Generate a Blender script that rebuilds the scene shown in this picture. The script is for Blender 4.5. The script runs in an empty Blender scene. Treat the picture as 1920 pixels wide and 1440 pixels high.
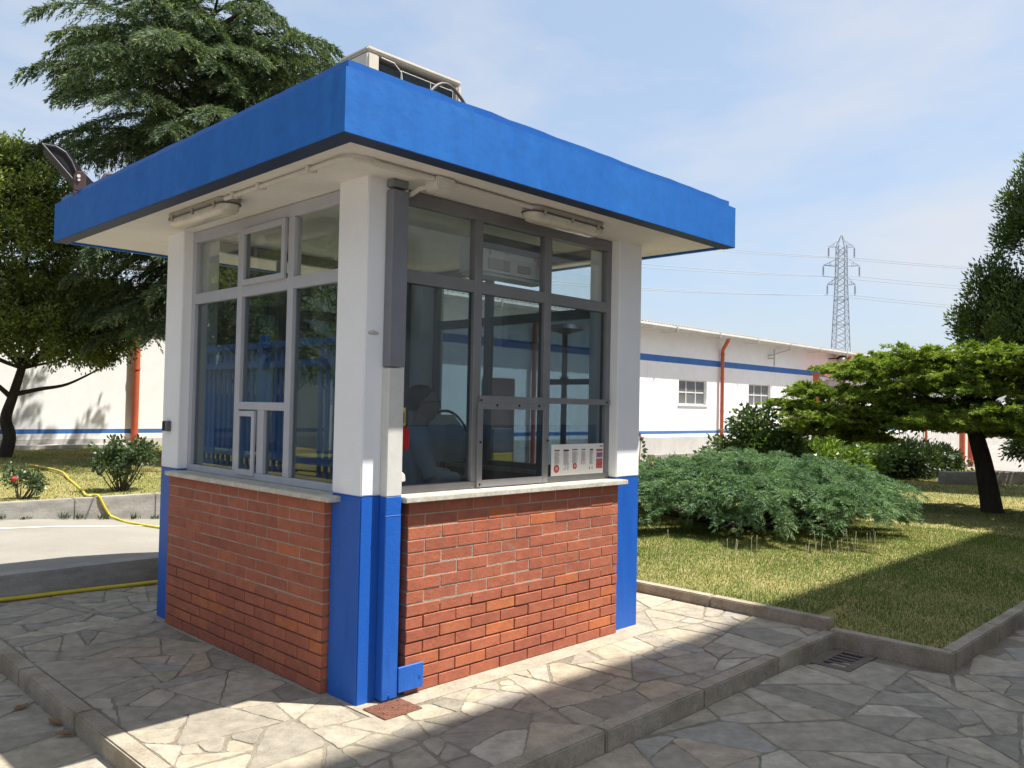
import bpy, bmesh, math, random
import numpy as np
from mathutils import Vector, Matrix, Euler

random.seed(7)
rng = np.random.default_rng(7)
S = bpy.context.scene
COL = S.collection

# ------------------------------------------------------------------ helpers
def tag(o, label=None, cat=None, group=None, kind=None):
    if label: o['label'] = label
    if cat: o['category'] = cat
    if group: o['group'] = group
    if kind: o['kind'] = kind
    return o

def empty(name, loc, label, cat, group=None):
    o = bpy.data.objects.new(name, None)
    o.empty_display_size = 0.2
    o.location = loc
    COL.objects.link(o)
    return tag(o, label, cat, group)

def world_loc(o):
    v = Vector((0, 0, 0))
    while o is not None:
        v += o.location
        o = o.parent
    return v

class MB:
    """collects shapes in world coordinates; build() links them as one mesh object"""
    def __init__(self):
        self.v = []; self.f = []; self.m = []; self.t = []; self.cuts = []
    def add(self, verts, faces, mi=0, tint=None):
        b = len(self.v); self.cuts.append((b, len(self.f)))
        self.v.extend([tuple(p) for p in verts])
        tv = random.random() if tint is None else tint
        for f in faces:
            self.f.append(tuple(b + i for i in f)); self.m.append(mi); self.t.append(tv)
    def box(self, x0, y0, z0, x1, y1, z1, mi=0, tint=None):
        x0, x1 = min(x0, x1), max(x0, x1); y0, y1 = min(y0, y1), max(y0, y1); z0, z1 = min(z0, z1), max(z0, z1)
        v = [(x0,y0,z0),(x1,y0,z0),(x1,y1,z0),(x0,y1,z0),(x0,y0,z1),(x1,y0,z1),(x1,y1,z1),(x0,y1,z1)]
        f = [(0,3,2,1),(4,5,6,7),(0,1,5,4),(1,2,6,5),(2,3,7,6),(3,0,4,7)]
        self.add(v, f, mi, tint)
    def obox(self, c, sx, sy, sz, rot=None, mi=0, tint=None):
        R = rot.to_matrix() if isinstance(rot, Euler) else (rot if rot is not None else Matrix.Identity(3))
        c = Vector(c); v = []
        for z in (-.5, .5):
            for (x, y) in ((-.5,-.5),(.5,-.5),(.5,.5),(-.5,.5)):
                v.append(c + R @ Vector((x*sx, y*sy, z*sz)))
        f = [(0,3,2,1),(4,5,6,7),(0,1,5,4),(1,2,6,5),(2,3,7,6),(3,0,4,7)]
        self.add(v, f, mi, tint)
    def tube(self, pts, r, seg=8, mi=0, tint=None, cap=True):
        pts = [Vector(p) for p in pts]; n = len(pts)
        rs = r if isinstance(r, (list, tuple)) else [r]*n
        T = []
        for i in range(n):
            a = pts[max(i-1,0)]; b = pts[min(i+1,n-1)]
            t = (b-a); T.append(t.normalized() if t.length > 1e-9 else Vector((0,0,1)))
        up = Vector((0,0,1)) if abs(T[0].z) < .9 else Vector((1,0,0))
        u = T[0].cross(up).normalized(); verts = []
        for i in range(n):
            u = (u - T[i]*u.dot(T[i]))
            u = u.normalized() if u.length > 1e-6 else T[i].orthogonal().normalized()
            w = T[i].cross(u)
            for k in range(seg):
                a = 2*math.pi*k/seg
                verts.append(pts[i] + (u*math.cos(a) + w*math.sin(a))*rs[i])
        faces = []
        for i in range(n-1):
            for k in range(seg):
                k2 = (k+1) % seg
                faces.append((i*seg+k, i*seg+k2, (i+1)*seg+k2, (i+1)*seg+k))
        if cap:
            faces.append(tuple(range(seg-1,-1,-1))); faces.append(tuple((n-1)*seg+k for k in range(seg)))
        self.add(verts, faces, mi, tint)
    def cyl(self, a, b, r, seg=16, mi=0, r2=None):
        self.tube([a, b], [r, r if r2 is None else r2], seg, mi)
    def prism(self, poly, axis, a, b, mi=0):
        """poly: 2-D outline in the two other axes (in order), extruded along axis from a to b"""
        n = len(poly); v = []
        for s in (a, b):
            for (p, q) in poly:
                v.append({0:(s,p,q),1:(p,s,q),2:(p,q,s)}[axis])
        f = [tuple(range(n-1,-1,-1)), tuple(range(n,2*n))] + [(i,(i+1)%n,n+(i+1)%n,n+i) for i in range(n)]
        self.add(v, f, mi)
    def ellipsoid(self, c, rx, ry, rz, seg=14, rings=9, mi=0, rot=None):
        c = Vector(c); v = []; f = []
        for i in range(rings+1):
            th = math.pi*i/rings
            for k in range(seg):
                ph = 2*math.pi*k/seg
                p = Vector((rx*math.sin(th)*math.cos(ph), ry*math.sin(th)*math.sin(ph), rz*math.cos(th)))
                if rot is not None: p = rot @ p
                v.append(c+p)
        for i in range(rings):
            for k in range(seg):
                k2 = (k+1)%seg
                f.append((i*seg+k,(i+1)*seg+k,(i+1)*seg+k2,i*seg+k2))
        self.add(v, f, mi)
    def build(self, name, mats, parent=None, loc=None, bevel=0, smooth=False, segs=1):
        if not isinstance(mats, (list, tuple)): mats = [mats]
        if parent is not None: off = world_loc(parent); l = Vector((0,0,0))
        else:
            l = Vector(loc) if loc is not None else Vector((0,0,0)); off = l
        me = bpy.data.meshes.new(name)
        me.from_pydata([(p[0]-off.x, p[1]-off.y, p[2]-off.z) for p in self.v], [], self.f)
        for m in mats: me.materials.append(m)
        me.polygons.foreach_set('material_index', self.m)
        a = me.attributes.new('tint', 'FLOAT', 'FACE'); a.data.foreach_set('value', self.t)
        bm = bmesh.new(); bm.from_mesh(me)
        bmesh.ops.recalc_face_normals(bm, faces=bm.faces)
        if bevel:
            ed = [e for e in bm.edges if len(e.link_faces) == 2 and e.calc_face_angle(0) > .6]
            bmesh.ops.bevel(bm, geom=ed, offset=bevel, segments=segs, affect='EDGES', clamp_overlap=True, material=-1)
        bm.to_mesh(me); bm.free()
        if smooth: 
            me.polygons.foreach_set('use_smooth', [True]*len(me.polygons))
            try: me.set_sharp_from_angle(angle=math.radians(40))
            except Exception: pass
        o = bpy.data.objects.new(name, me); COL.objects.link(o); o.location = l
        if parent is not None: o.parent = parent
        return o

def build_each(mb, name, mats, parent, **k):
    """every shape added to mb becomes an object of its own"""
    cs = mb.cuts + [(len(mb.v), len(mb.f))]
    for (v0, f0), (v1, f1) in zip(cs[:-1], cs[1:]):
        q = MB(); q.add(mb.v[v0:v1], [tuple(i-v0 for i in f) for f in mb.f[f0:f1]], mb.m[f0], mb.t[f0]); q.build(name, mats, parent, **k)

def quads(name, V, T, mat, parent=None, loc=None, k=4):
    """V: (n,k,3) numpy array of separate faces in world coordinates, T: (n,) tint"""
    off = world_loc(parent) if parent is not None else Vector(loc if loc is not None else (0,0,0))
    n = V.shape[0]
    me = bpy.data.meshes.new(name)
    P = (V - np.array(off)).reshape(-1, 3).astype(np.float32)
    me.vertices.add(n*k); me.vertices.foreach_set('co', P.ravel())
    me.loops.add(n*k); me.loops.foreach_set('vertex_index', np.arange(n*k, dtype=np.int32))
    me.polygons.add(n)
    me.polygons.foreach_set('loop_start', np.arange(0, n*k, k, dtype=np.int32))
    me.polygons.foreach_set('loop_total', np.full(n, k, dtype=np.int32))
    a = me.attributes.new('tint', 'FLOAT', 'FACE'); a.data.foreach_set('value', T.astype(np.float32))
    me.materials.append(mat); me.update(calc_edges=True)
    o = bpy.data.objects.new(name, me); COL.objects.link(o)
    if parent is not None: o.parent = parent
    else: o.location = off
    return o

def unit(a): return a/np.maximum(np.linalg.norm(a, axis=-1, keepdims=True), 1e-9)
def rand_dir(n): return unit(rng.normal(size=(n, 3)))
def leaf_quads(P, D, L, Wd, fold=.0):
    """rhombic leaves: base P, direction D, length L, width Wd"""
    n = len(P); D = unit(D)
    s = unit(np.cross(D, rand_dir(n))); nn = np.cross(s, D)
    L = np.broadcast_to(L, (n,))[:, None]; Wd = np.broadcast_to(Wd, (n,))[:, None]
    mid = P + D*L*.45 + nn*L*fold
    return np.stack([P, mid + s*Wd*.5, P + D*L, mid - s*Wd*.5], axis=1)

# ------------------------------------------------------------------ materials
def new_mat(name):
    m = bpy.data.materials.new(name); m.use_nodes = True
    nt = m.node_tree; b = nt.nodes['Principled BSDF']
    return m, nt, b
def N(nt, t, **k):
    n = nt.nodes.new(t)
    for a, v in k.items():
        try: setattr(n, a, v)
        except Exception: n.inputs[a].default_value = v
    return n
def ramp(nt, fac, stops):
    r = nt.nodes.new('ShaderNodeValToRGB'); e = r.color_ramp.elements
    while len(e) < len(stops): e.new(.5)
    for el, (p, c) in zip(e, stops):
        el.position = p; el.color = (*c, 1) if len(c) == 3 else c
    nt.links.new(fac, r.inputs[0]); return r
def noise(nt, vec, scale, detail=4, rough=.6, dist=0):
    n = nt.nodes.new('ShaderNodeTexNoise')
    n.inputs['Scale'].default_value = scale; n.inputs['Detail'].default_value = detail
    n.inputs['Roughness'].default_value = rough; n.inputs['Distortion'].default_value = dist
    nt.links.new(vec, n.inputs['Vector']); return n
def pos(nt, stretch=None):
    g = nt.nodes.new('ShaderNodeNewGeometry')
    if stretch is None: return g.outputs['Position']
    mp = nt.nodes.new('ShaderNodeMapping'); mp.inputs['Scale'].default_value = stretch
    nt.links.new(g.outputs['Position'], mp.inputs['Vector']); return mp.outputs[0]
def mixc(nt, fac, a, b, mode='MIX'):
    m = nt.nodes.new('ShaderNodeMix'); m.data_type = 'RGBA'; m.blend_type = mode
    for s, v in ((m.inputs[0], fac), (m.inputs[6], a), (m.inputs[7], b)):
        if hasattr(v, 'is_linked') or hasattr(v, 'node'): nt.links.new(v, s)
        elif isinstance(v, (int, float)): s.default_value = v
        else: s.default_value = (*v, 1)
    return m.outputs[2]
def bump(nt, b, height, strength=.3, dist=.01):
    bp = nt.nodes.new('ShaderNodeBump'); bp.inputs['Strength'].default_value = strength
    bp.inputs['Distance'].default_value = dist
    nt.links.new(height, bp.inputs['Height']); nt.links.new(bp.outputs[0], b.inputs['Normal'])

def surf(name, c1, c2=None, scale=6, rough=.6, bump_s=0, bump_scale=60, metal=0, spec=.4, stretch=None, fine=None, stops=(.35,.65), chips=None):
    """mottled surface: two colours mixed by noise, optional bump and optional fine speckle"""
    m, nt, b = new_mat(name)
    c2 = c2 or tuple(x*.82 for x in c1)
    p = pos(nt, stretch)
    n = noise(nt, p, scale, 6, .65)
    col = ramp(nt, n.outputs[0], [(stops[0], c1), (stops[1], c2)]).outputs[0]
    if fine:
        n2 = noise(nt, pos(nt), fine[0], 3, .7)
        r2 = ramp(nt, n2.outputs[0], [(.3, (1-fine[1],)*3), (.7, (1+fine[1],)*3)])
        col = mixc(nt, 1.0, col, r2.outputs[0], 'MULTIPLY')
    for (cs, cc, th, wd_, *st_) in (chips or ()):
        nc = noise(nt, pos(nt, st_[0] if st_ else None), cs, 7, .7)
        rc = ramp(nt, nc.outputs[0], [(th, (0,0,0)), (th+wd_, (1,1,1))])
        col = mixc(nt, rc.outputs[0], col, cc)
    nt.links.new(col, b.inputs['Base Color'])
    b.inputs['Roughness'].default_value = rough; b.inputs['Metallic'].default_value = metal
    b.inputs['Specular IOR Level'].default_value = spec
    if bump_s:
        n3 = noise(nt, pos(nt), bump_scale, 5, .6)
        bump(nt, b, n3.outputs[0], bump_s, .01)
    return m

def tinted(name, stops, rough=.7, mottle=None, bump_s=.3, bump_scale=40, spec=.35, stains=None):
    """colour chosen per stone / brick / leaf by the face attribute 'tint'"""
    m, nt, b = new_mat(name)
    at = nt.nodes.new('ShaderNodeAttribute'); at.attribute_name = 'tint'
    col = ramp(nt, at.outputs['Fac'], stops).outputs[0]
    if mottle:
        n = noise(nt, pos(nt), mottle[0], 8, .7)
        r = ramp(nt, n.outputs[0], [(.28, (1-mottle[1],)*3), (.72, (1+mottle[1],)*3)])
        col = mixc(nt, 1.0, col, r.outputs[0], 'MULTIPLY')
    if stains:
        n = noise(nt, pos(nt), stains[0], 5, .6)
        r = ramp(nt, n.outputs[0], [(stains[2], (0,0,0)), (stains[2]+.18, (1,1,1))])
        col = mixc(nt, r.outputs[0], col, stains[1])
    nt.links.new(col, b.inputs['Base Color'])
    b.inputs['Roughness'].default_value = rough; b.inputs['Specular IOR Level'].default_value = spec
    if bump_s:
        n3 = noise(nt, pos(nt), bump_scale, 6, .65)
        bump(nt, b, n3.outputs[0], bump_s, .01)
    return m

def leafmat(name, stops, trans=.3, rough=.5, spec=.35, transcol=None):
    m, nt, b = new_mat(name)
    at = nt.nodes.new('ShaderNodeAttribute'); at.attribute_name = 'tint'
    col = ramp(nt, at.outputs['Fac'], stops).outputs[0]
    nt.links.new(col, b.inputs['Base Color'])
    b.inputs['Roughness'].default_value = rough; b.inputs['Specular IOR Level'].default_value = spec
    t = nt.nodes.new('ShaderNodeBsdfTranslucent')
    tc = mixc(nt, 1.0, col, transcol or (1.6, 1.7, .7), 'MULTIPLY')
    nt.links.new(tc, t.inputs['Color'])
    mx = nt.nodes.new('ShaderNodeMixShader'); mx.inputs[0].default_value = trans
    nt.links.new(b.outputs[0], mx.inputs[1]); nt.links.new(t.outputs[0], mx.inputs[2])
    nt.links.new(mx.outputs[0], nt.nodes['Material Output'].inputs[0])
    return m

def glass(name, tint, refl=1.0, rough=0.0):
    """thin pane: transparent and mirror-like by Fresnel"""
    m, nt, b = new_mat(name); nt.nodes.remove(b)
    tr = nt.nodes.new('ShaderNodeBsdfTransparent'); tr.inputs[0].default_value = (*tint, 1)
    gl = nt.nodes.new('ShaderNodeBsdfGlossy'); gl.inputs['Color'].default_value = (refl, refl, refl, 1); gl.inputs['Roughness'].default_value = rough
    fr = nt.nodes.new('ShaderNodeFresnel')      # the same index on both faces of the thin pane
    ge = nt.nodes.new('ShaderNodeNewGeometry'); mr = nt.nodes.new('ShaderNodeMapRange')
    mr.inputs['To Min'].default_value = 1.52; mr.inputs['To Max'].default_value = 1/1.52
    nt.links.new(ge.outputs['Backfacing'], mr.inputs['Value']); nt.links.new(mr.outputs[0], fr.inputs[0])
    n = noise(nt, pos(nt), 1.7, 2, .5); bp = nt.nodes.new('ShaderNodeBump')
    bp.inputs['Strength'].default_value = .02; bp.inputs['Distance'].default_value = .02
    nt.links.new(n.outputs[0], bp.inputs['Height']); nt.links.new(bp.outputs[0], gl.inputs['Normal'])
    mx = nt.nodes.new('ShaderNodeMixShader')
    nt.links.new(fr.outputs[0], mx.inputs[0]); nt.links.new(tr.outputs[0], mx.inputs[1]); nt.links.new(gl.outputs[0], mx.inputs[2])
    df = nt.nodes.new('ShaderNodeBsdfDiffuse'); df.inputs[0].default_value = (.6, .58, .52, 1)
    nd = noise(nt, pos(nt, (1, 1, .4)), 6, 6, .7); rd = ramp(nt, nd.outputs[0], [(.35, (.004,)*3), (.8, (.05,)*3)])
    m2 = nt.nodes.new('ShaderNodeMixShader'); nt.links.new(rd.outputs[0], m2.inputs[0])
    nt.links.new(mx.outputs[0], m2.inputs[1]); nt.links.new(df.outputs[0], m2.inputs[2])
    nt.links.new(m2.outputs[0], nt.nodes['Material Output'].inputs[0])
    return m

M = {}
M['white'] = surf('white_paint', (.84,.83,.82), (.80,.79,.775), 2.2, .6, .08, 90, fine=(25,.015), chips=((5,(.66,.64,.60),.68,.15),(45,(.5,.47,.42),.755,.02)))
M['soffit'] = surf('soffit_paint', (.80,.77,.71), (.72,.69,.63), 2.2, .75, .08, 60, fine=(30,.03))
M['blue'] = surf('blue_paint', (.010,.088,.40), (.016,.110,.45), 4, .45, .2, 60, stretch=(1,1,.25), fine=(40,.06), chips=((8,(.006,.055,.26),.60,.2,(1,1,.12)),(9,(.10,.22,.48),.66,.12),(38,(.45,.47,.5),.735,.02)))
M['fascia'] = surf('fascia_blue_paint', (.009,.112,.405), (.015,.132,.435), 2.5, .6, .14, 26, spec=.25, stretch=(1.6,1.6,.22), fine=(11,.10), chips=((7,(.008,.085,.33),.60,.16,(1,1,.07)),(3.1,(.035,.175,.48),.60,.25),(30,(.30,.42,.6),.75,.02)))
M['fasciashade'] = surf('fascia_underside_shade', (.012,.030,.085), rough=.6)  # dark navy paints the shade on the fascia's underside
M['flash'] = surf('blue_flashing', (.006,.088,.33), (.010,.11,.37), 5, .4)
M['alu'] = surf('grey_aluminium', (.44,.44,.465), (.40,.40,.42), 8, .45, 0, spec=.5)
M['alushade'] = surf('shaded_aluminium', (.20,.195,.195), (.17,.165,.165), 8, .5, 0, spec=.5)  # same frame metal as alu, its deeper shade put into the colour
M['pipegrey'] = surf('zinc_grey', (.20,.205,.225), (.17,.175,.19), 5, .5, .05, 40)
M['pipewhite'] = surf('dirty_white_metal', (.62,.60,.55), (.55,.53,.48), 7, .55, .1, 40)
M['marble'] = surf('sill_stone', (.60,.56,.47), (.42,.39,.32), 18, .5, .15, 60, fine=(70,.10))
M['mortar'] = surf('mortar', (.41,.335,.265), (.31,.25,.195), 10, .9, .6, 80)
M['mortardark'] = surf('old_mortar', (.20,.14,.11), (.11,.08,.06), 10, .95, .6, 80)
M['brick'] = tinted('red_brick', [(0,(.26,.082,.050)),(.3,(.325,.099,.057)),(.55,(.365,.112,.061)),(.8,(.39,.125,.064)),(.93,(.44,.130,.050)),(1,(.46,.16,.07))], .75, (14,.22), .35, 60, stains=(5,(.34,.20,.15),.66))
M['stone'] = tinted('flagstone', [(0,(.225,.20,.158)),(.2,(.28,.248,.195)),(.4,(.315,.275,.208)),(.6,(.335,.287,.208)),(.72,(.275,.258,.225)),(.84,(.37,.322,.244)),(.93,(.345,.28,.20)),(1,(.40,.36,.285))], .8, (9,.34), .8, 34)
M['joint'] = surf('paving_mortar', (.25,.218,.165), (.15,.128,.095), 4, .95, .7, 50, fine=(60,.2), chips=((7,(.09,.085,.06),.62,.1),))
M['screed'] = surf('cement_band', (.36,.315,.24), (.27,.235,.18), 5, .9, .8, 30, fine=(50,.2), chips=((9,(.16,.14,.11),.62,.1),))
M['kerb'] = surf('kerb_stone', (.36,.315,.245), (.23,.19,.135), 4, .9, .7, 35, fine=(80,.2))
M['concrete'] = surf('old_concrete', (.33,.315,.285), (.22,.21,.185), 3, .9, .5, 25, fine=(60,.12), stretch=(1,1,3))
M['asphalt'] = surf('pale_asphalt', (.27,.25,.215), (.23,.213,.18), 1.2, .95, .5, 120, fine=(160,.22))
M['line'] = surf('road_paint', (.62,.60,.53), (.5,.48,.42), 8, .8)
M['soil'] = surf('lawn_soil', (.17,.17,.05), (.32,.25,.10), 1.3, .95, .8, 50, fine=(90,.35))
M['yard'] = surf('yard_ground', (.30,.28,.25), (.24,.22,.2), 1, .95, .3, 40)
M['plaster'] = surf('white_plaster', (.84,.83,.825), (.78,.77,.76), .8, .85, .15, 8, stretch=(1,1,.5), fine=(4,.035), stops=(.45,.8), chips=((1.3,(.66,.64,.61),.63,.2),(6,(.58,.56,.53),.72,.06),(3.2,(.60,.57,.53),.60,.22,(1,1,.10))))
M['plinth'] = surf('grey_plinth', (.55,.53,.50), (.46,.44,.41), 1.5, .9, .3, 14)
M['stripe'] = surf('blue_stripe', (.030,.135,.42), (.045,.155,.44), 2, .7)
M['stripelow'] = surf('blue_stripe_faded', (.05,.14,.38), (.08,.17,.40), 2, .7)
M['orange'] = surf('orange_pipe_paint', (.50,.115,.05), (.42,.09,.04), 3, .5)
M['roofsheet'] = surf('fibre_cement', (.40,.38,.34), (.30,.285,.255), 2, .9, .4, 20)
M['gutter'] = surf('gutter_metal', (.47,.445,.40), (.38,.36,.325), 4, .6)
M['steel'] = surf('galvanised_steel', (.30,.33,.37), (.27,.30,.34), 1, .6, spec=.3)
M['insul'] = surf('insulator_glass', (.34,.38,.42), rough=.4)
M['wire'] = surf('conductor', (.30,.32,.36), rough=.6)
M['beige'] = surf('beige_enamel', (.62,.57,.47), (.56,.51,.42), 6, .45)
M['coil'] = surf('condenser_fins', (.030,.045,.060), (.02,.03,.04), 14, .5, .3, 200)
M['black'] = surf('black_metal', (.022,.020,.023), rough=.7, spec=.2)
M['grey'] = surf('grey_plastic', (.12,.12,.125), rough=.5)
M['brown'] = surf('brown_bracket', (.07,.035,.03), rough=.5)
M['wirewhite'] = surf('white_wire', (.7,.68,.62), rough=.5)
M['tube'] = surf('conduit', (.66,.62,.55), (.58,.54,.47), 9, .55)
M['lampbase'] = surf('lamp_tray', (.38,.35,.29), (.32,.29,.24), 9, .5)
M['lens'] = surf('lamp_diffuser', (.62,.57,.46), (.50,.45,.35), 6, .22, spec=.6)
M['cable'] = surf('dark_cable', (.10,.085,.075), rough=.5)
M['hose'] = surf('yellow_hose', (.58,.47,.035), (.50,.40,.03), 10, .45)
M['rust'] = surf('rusty_iron', (.20,.085,.050), (.12,.05,.033), 20, .85, .6, 120, fine=(120,.3))
M['pit'] = surf('opening_shade', (.01,.009,.008), rough=1)  # near-black colour stands in for the shade inside openings
M['iron'] = surf('cast_iron', (.16,.12,.10), (.11,.085,.07), 14, .85, .4, 90)
M['red'] = surf('red_plastic', (.50,.012,.012), rough=.35)
M['yellow'] = surf('yellow_plate', (.62,.42,.08), rough=.5)
M['paper'] = surf('poster_paper', (.72,.69,.64), (.70,.67,.62), 3, .6)
M['ink'] = surf('dark_ink', (.09,.06,.06), rough=.7)
M['inkgrey'] = surf('grey_ink', (.42,.38,.36), rough=.7)
M['inkred'] = surf('red_ink', (.50,.07,.06), rough=.7)
M['inkpurple'] = surf('purple_ink', (.16,.06,.13), (.3,.2,.3), 60, .7)
M['inkpink'] = surf('pink_ink', (.62,.34,.30), rough=.7)
M['paneclear'] = glass('clear_pane', (.955,.975,.965))
M['panedark'] = glass('smoked_pane', (.58,.655,.69))
M['glasswin'] = surf('old_window_glass', (.10,.105,.11), (.16,.16,.15), 1.2, .15, spec=.6)
M['winframe'] = surf('window_frame_white', (.66,.65,.62), rough=.6)
M['bark'] = surf('dark_bark', (.055,.042,.032), (.03,.023,.018), 14, .95, .8, 30, stretch=(1,1,.3))
M['stem'] = surf('green_brown_stem', (.10,.085,.045), (.07,.055,.035), 14, .9)
M['straw'] = surf('dry_stalk', (.50,.45,.30), rough=.8)
M['skin'] = surf('skin', (.42,.24,.17), (.38,.21,.15), 20, .5)
M['hair'] = surf('dark_grey_hair', (.05,.046,.044), (.09,.085,.08), 40, .6)
M['shirt'] = surf('pale_shirt', (.74,.75,.78), (.64,.65,.69), 9, .8)
M['trousers'] = surf('dark_trousers', (.03,.033,.05), rough=.8)
M['wood'] = surf('counter_board', (.12,.10,.09), (.09,.075,.065), 6, .5)
M['inside'] = surf('inner_floor', (.16,.15,.14), rough=.7)
M['bluefence'] = surf('blue_gate_paint', (.010,.075,.30), rough=.45)
M['acwhite'] = surf('ac_plastic', (.55,.56,.55), (.5,.51,.5), 4, .5)
M['browndoor'] = surf('brown_shutter', (.16,.06,.045), (.12,.045,.035), 3, .6)
M['rosered'] = surf('rose_petal', (.55,.02,.04), (.4,.01,.02), 30, .6)
M['leafdry'] = surf('dry_leaf', (.22,.13,.06), rough=.9)
M['pink'] = surf('bud_pink', (.45,.12,.14), rough=.7)
LM = {}
LM['tree'] = leafmat('broad_leaf', [(0,(.060,.094,.026)),(.4,(.130,.172,.045)),(.75,(.235,.27,.075)),(1,(.34,.36,.12))], .40, .38, .5)
LM['cedar'] = leafmat('cedar_needle', [(0,(.034,.058,.030)),(.5,(.082,.120,.060)),(.8,(.16,.205,.10)),(1,(.24,.28,.145))], .26, .6, .25)
LM['laurel'] = leafmat('laurel_leaf', [(0,(.030,.054,.016)),(.5,(.065,.105,.026)),(.8,(.13,.18,.04)),(1,(.21,.25,.06))], .3, .45, .4)
LM['cypress'] = leafmat('cypress_spray', [(0,(.074,.118,.020)),(.45,(.155,.215,.034)),(.8,(.25,.315,.052)),(1,(.34,.39,.085))], .30, .6, .25)
LM['juniper'] = leafmat('juniper_spray', [(0,(.060,.115,.054)),(.5,(.130,.215,.105)),(.85,(.22,.315,.165)),(1,(.32,.41,.24))], .26, .65, .2, (1.3,1.4,.7))
LM['hedge'] = leafmat('hedge_leaf', [(0,(.055,.095,.024)),(.5,(.12,.185,.045)),(.85,(.22,.30,.075)),(1,(.32,.38,.12))], .34, .35, .5)
LM['dark'] = leafmat('dark_leaf', [(0,(.018,.035,.012)),(.6,(.035,.06,.018)),(1,(.06,.09,.025))], .2, .45, .4)
LM['rose'] = leafmat('rose_leaf', [(0,(.035,.06,.025)),(.5,(.06,.095,.04)),(1,(.11,.15,.065))], .22, .42, .5)
LM['grass'] = leafmat('grass_blade', [(0,(.085,.140,.026)),(.35,(.135,.195,.040)),(.6,(.225,.245,.068)),(.82,(.35,.29,.14)),(1,(.45,.36,.21))], .3, .7, .2, (1.3,1.3,.7))

# ------------------------------------------------------------------ camera, light, sky
cam = bpy.data.cameras.new('Camera'); cam.sensor_width = 36; cam.lens = 1554.96/1920*36
cam.clip_start = .05; cam.clip_end = 3000
co = bpy.data.objects.new('Camera', cam); COL.objects.link(co); S.camera = co
yaw, pit, rol = .796, .0279, .0201
Fv = Vector((math.sin(yaw)*math.cos(pit), math.cos(yaw)*math.cos(pit), math.sin(pit)))
Rv = Vector((math.cos(yaw), -math.sin(yaw), 0)); Uv = Rv.cross(Fv)
R2 = Rv*math.cos(rol) + Uv*math.sin(rol); U2 = Uv*math.cos(rol) - Rv*math.sin(rol)
mw = Matrix((R2, U2, -Fv)).transposed().to_4x4(); mw.translation = (-2.612, -3.666, 1.6)
co.matrix_world = mw

SUN = Vector((.285, -.355, 1)).normalized()
sl = bpy.data.lights.new('Sun', 'SUN'); sl.energy = 4.9; sl.angle = math.radians(.53); sl.color = (1, .955, .885)
so = bpy.data.objects.new('Sun', sl); COL.objects.link(so); so.location = (5, -8, 30)
so.rotation_euler = SUN.to_track_quat('Z', 'Y').to_euler()

w = bpy.data.worlds.new('World'); S.world = w; w.use_nodes = True
nt = w.node_tree; bg = nt.nodes['Background']
sky = nt.nodes.new('ShaderNodeTexSky'); sky.sky_type = 'NISHITA'; sky.sun_disc = False
sky.sun_elevation = math.asin(SUN.z); sky.sun_rotation = math.atan2(SUN.x, SUN.y)
sky.altitude = 100; sky.air_density = 1.0; sky.dust_density = 2.2; sky.ozone_density = 1.2
tc = nt.nodes.new('ShaderNodeTexCoord')
mp = nt.nodes.new('ShaderNodeMapping'); mp.inputs['Scale'].default_value = (1, 1, 2.6)
nt.links.new(tc.outputs['Generated'], mp.inputs['Vector'])
n1 = noise(nt, mp.outputs[0], 2.1, 9, .58, .35)
r1 = ramp(nt, n1.outputs[0], [(.43, (0,0,0)), (.72, (1,1,1))])
sc = nt.nodes.new('ShaderNodeMath'); sc.operation = 'MULTIPLY'; sc.inputs[1].default_value = .85
nt.links.new(r1.outputs[0], sc.inputs[0])
veil = mixc(nt, .62, sky.outputs[0], (2.05, 2.55, 3.20))
cl = mixc(nt, sc.outputs[0], veil, (3.25, 3.30, 3.50))
nt.links.new(cl, bg.inputs['Color']); bg.inputs['Strength'].default_value = .122
S.view_settings.view_transform = 'Standard'; S.view_settings.look = 'None'
S.view_settings.exposure = 1.0; S.view_settings.gamma = 1
S.cycles.max_bounces = 10; S.cycles.transparent_max_bounces = 24; S.cycles.glossy_bounces = 4
S.cycles.diffuse_bounces = 4; S.cycles.transmission_bounces = 8
S.cycles.use_denoising = True
S.cycles.sample_clamp_indirect = 6

# ------------------------------------------------------------------ ground
W, L, CW, H, ZP = 2.508, 2.541, .276, 2.821, 1.107

def grid_sheet(name, x0, x1, y0, y1, nx, ny, zf, mat, label=None, kind='structure'):
    xs = np.linspace(x0, x1, nx); ys = np.linspace(y0, y1, ny)
    v = [(x, y, zf(x, y)) for y in ys for x in xs]
    f = [(j*nx+i, j*nx+i+1, (j+1)*nx+i+1, (j+1)*nx+i) for j in range(ny-1) for i in range(nx-1)]
    mb = MB(); mb.add(v, f); o = mb.build(name, mat, smooth=True)
    return tag(o, label, kind=kind)

grid_sheet('ground', -900, 900, -900, 900, 2, 2, lambda x, y: -.45, M['yard'], 'pale ground sheet that carries the whole yard')

def clip(poly, nx, ny, d):
    """keep the side nx*x+ny*y <= d"""
    out = []; n = len(poly)
    for i in range(n):
        a, b = poly[i], poly[(i+1) % n]
        da = nx*a[0]+ny*a[1]-d; db = nx*b[0]+ny*b[1]-d
        if da <= 0: out.append(a)
        if (da < 0 < db) or (db < 0 < da):
            t = da/(da-db); out.append((a[0]+(b[0]-a[0])*t, a[1]+(b[1]-a[1])*t))
    return out

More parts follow.
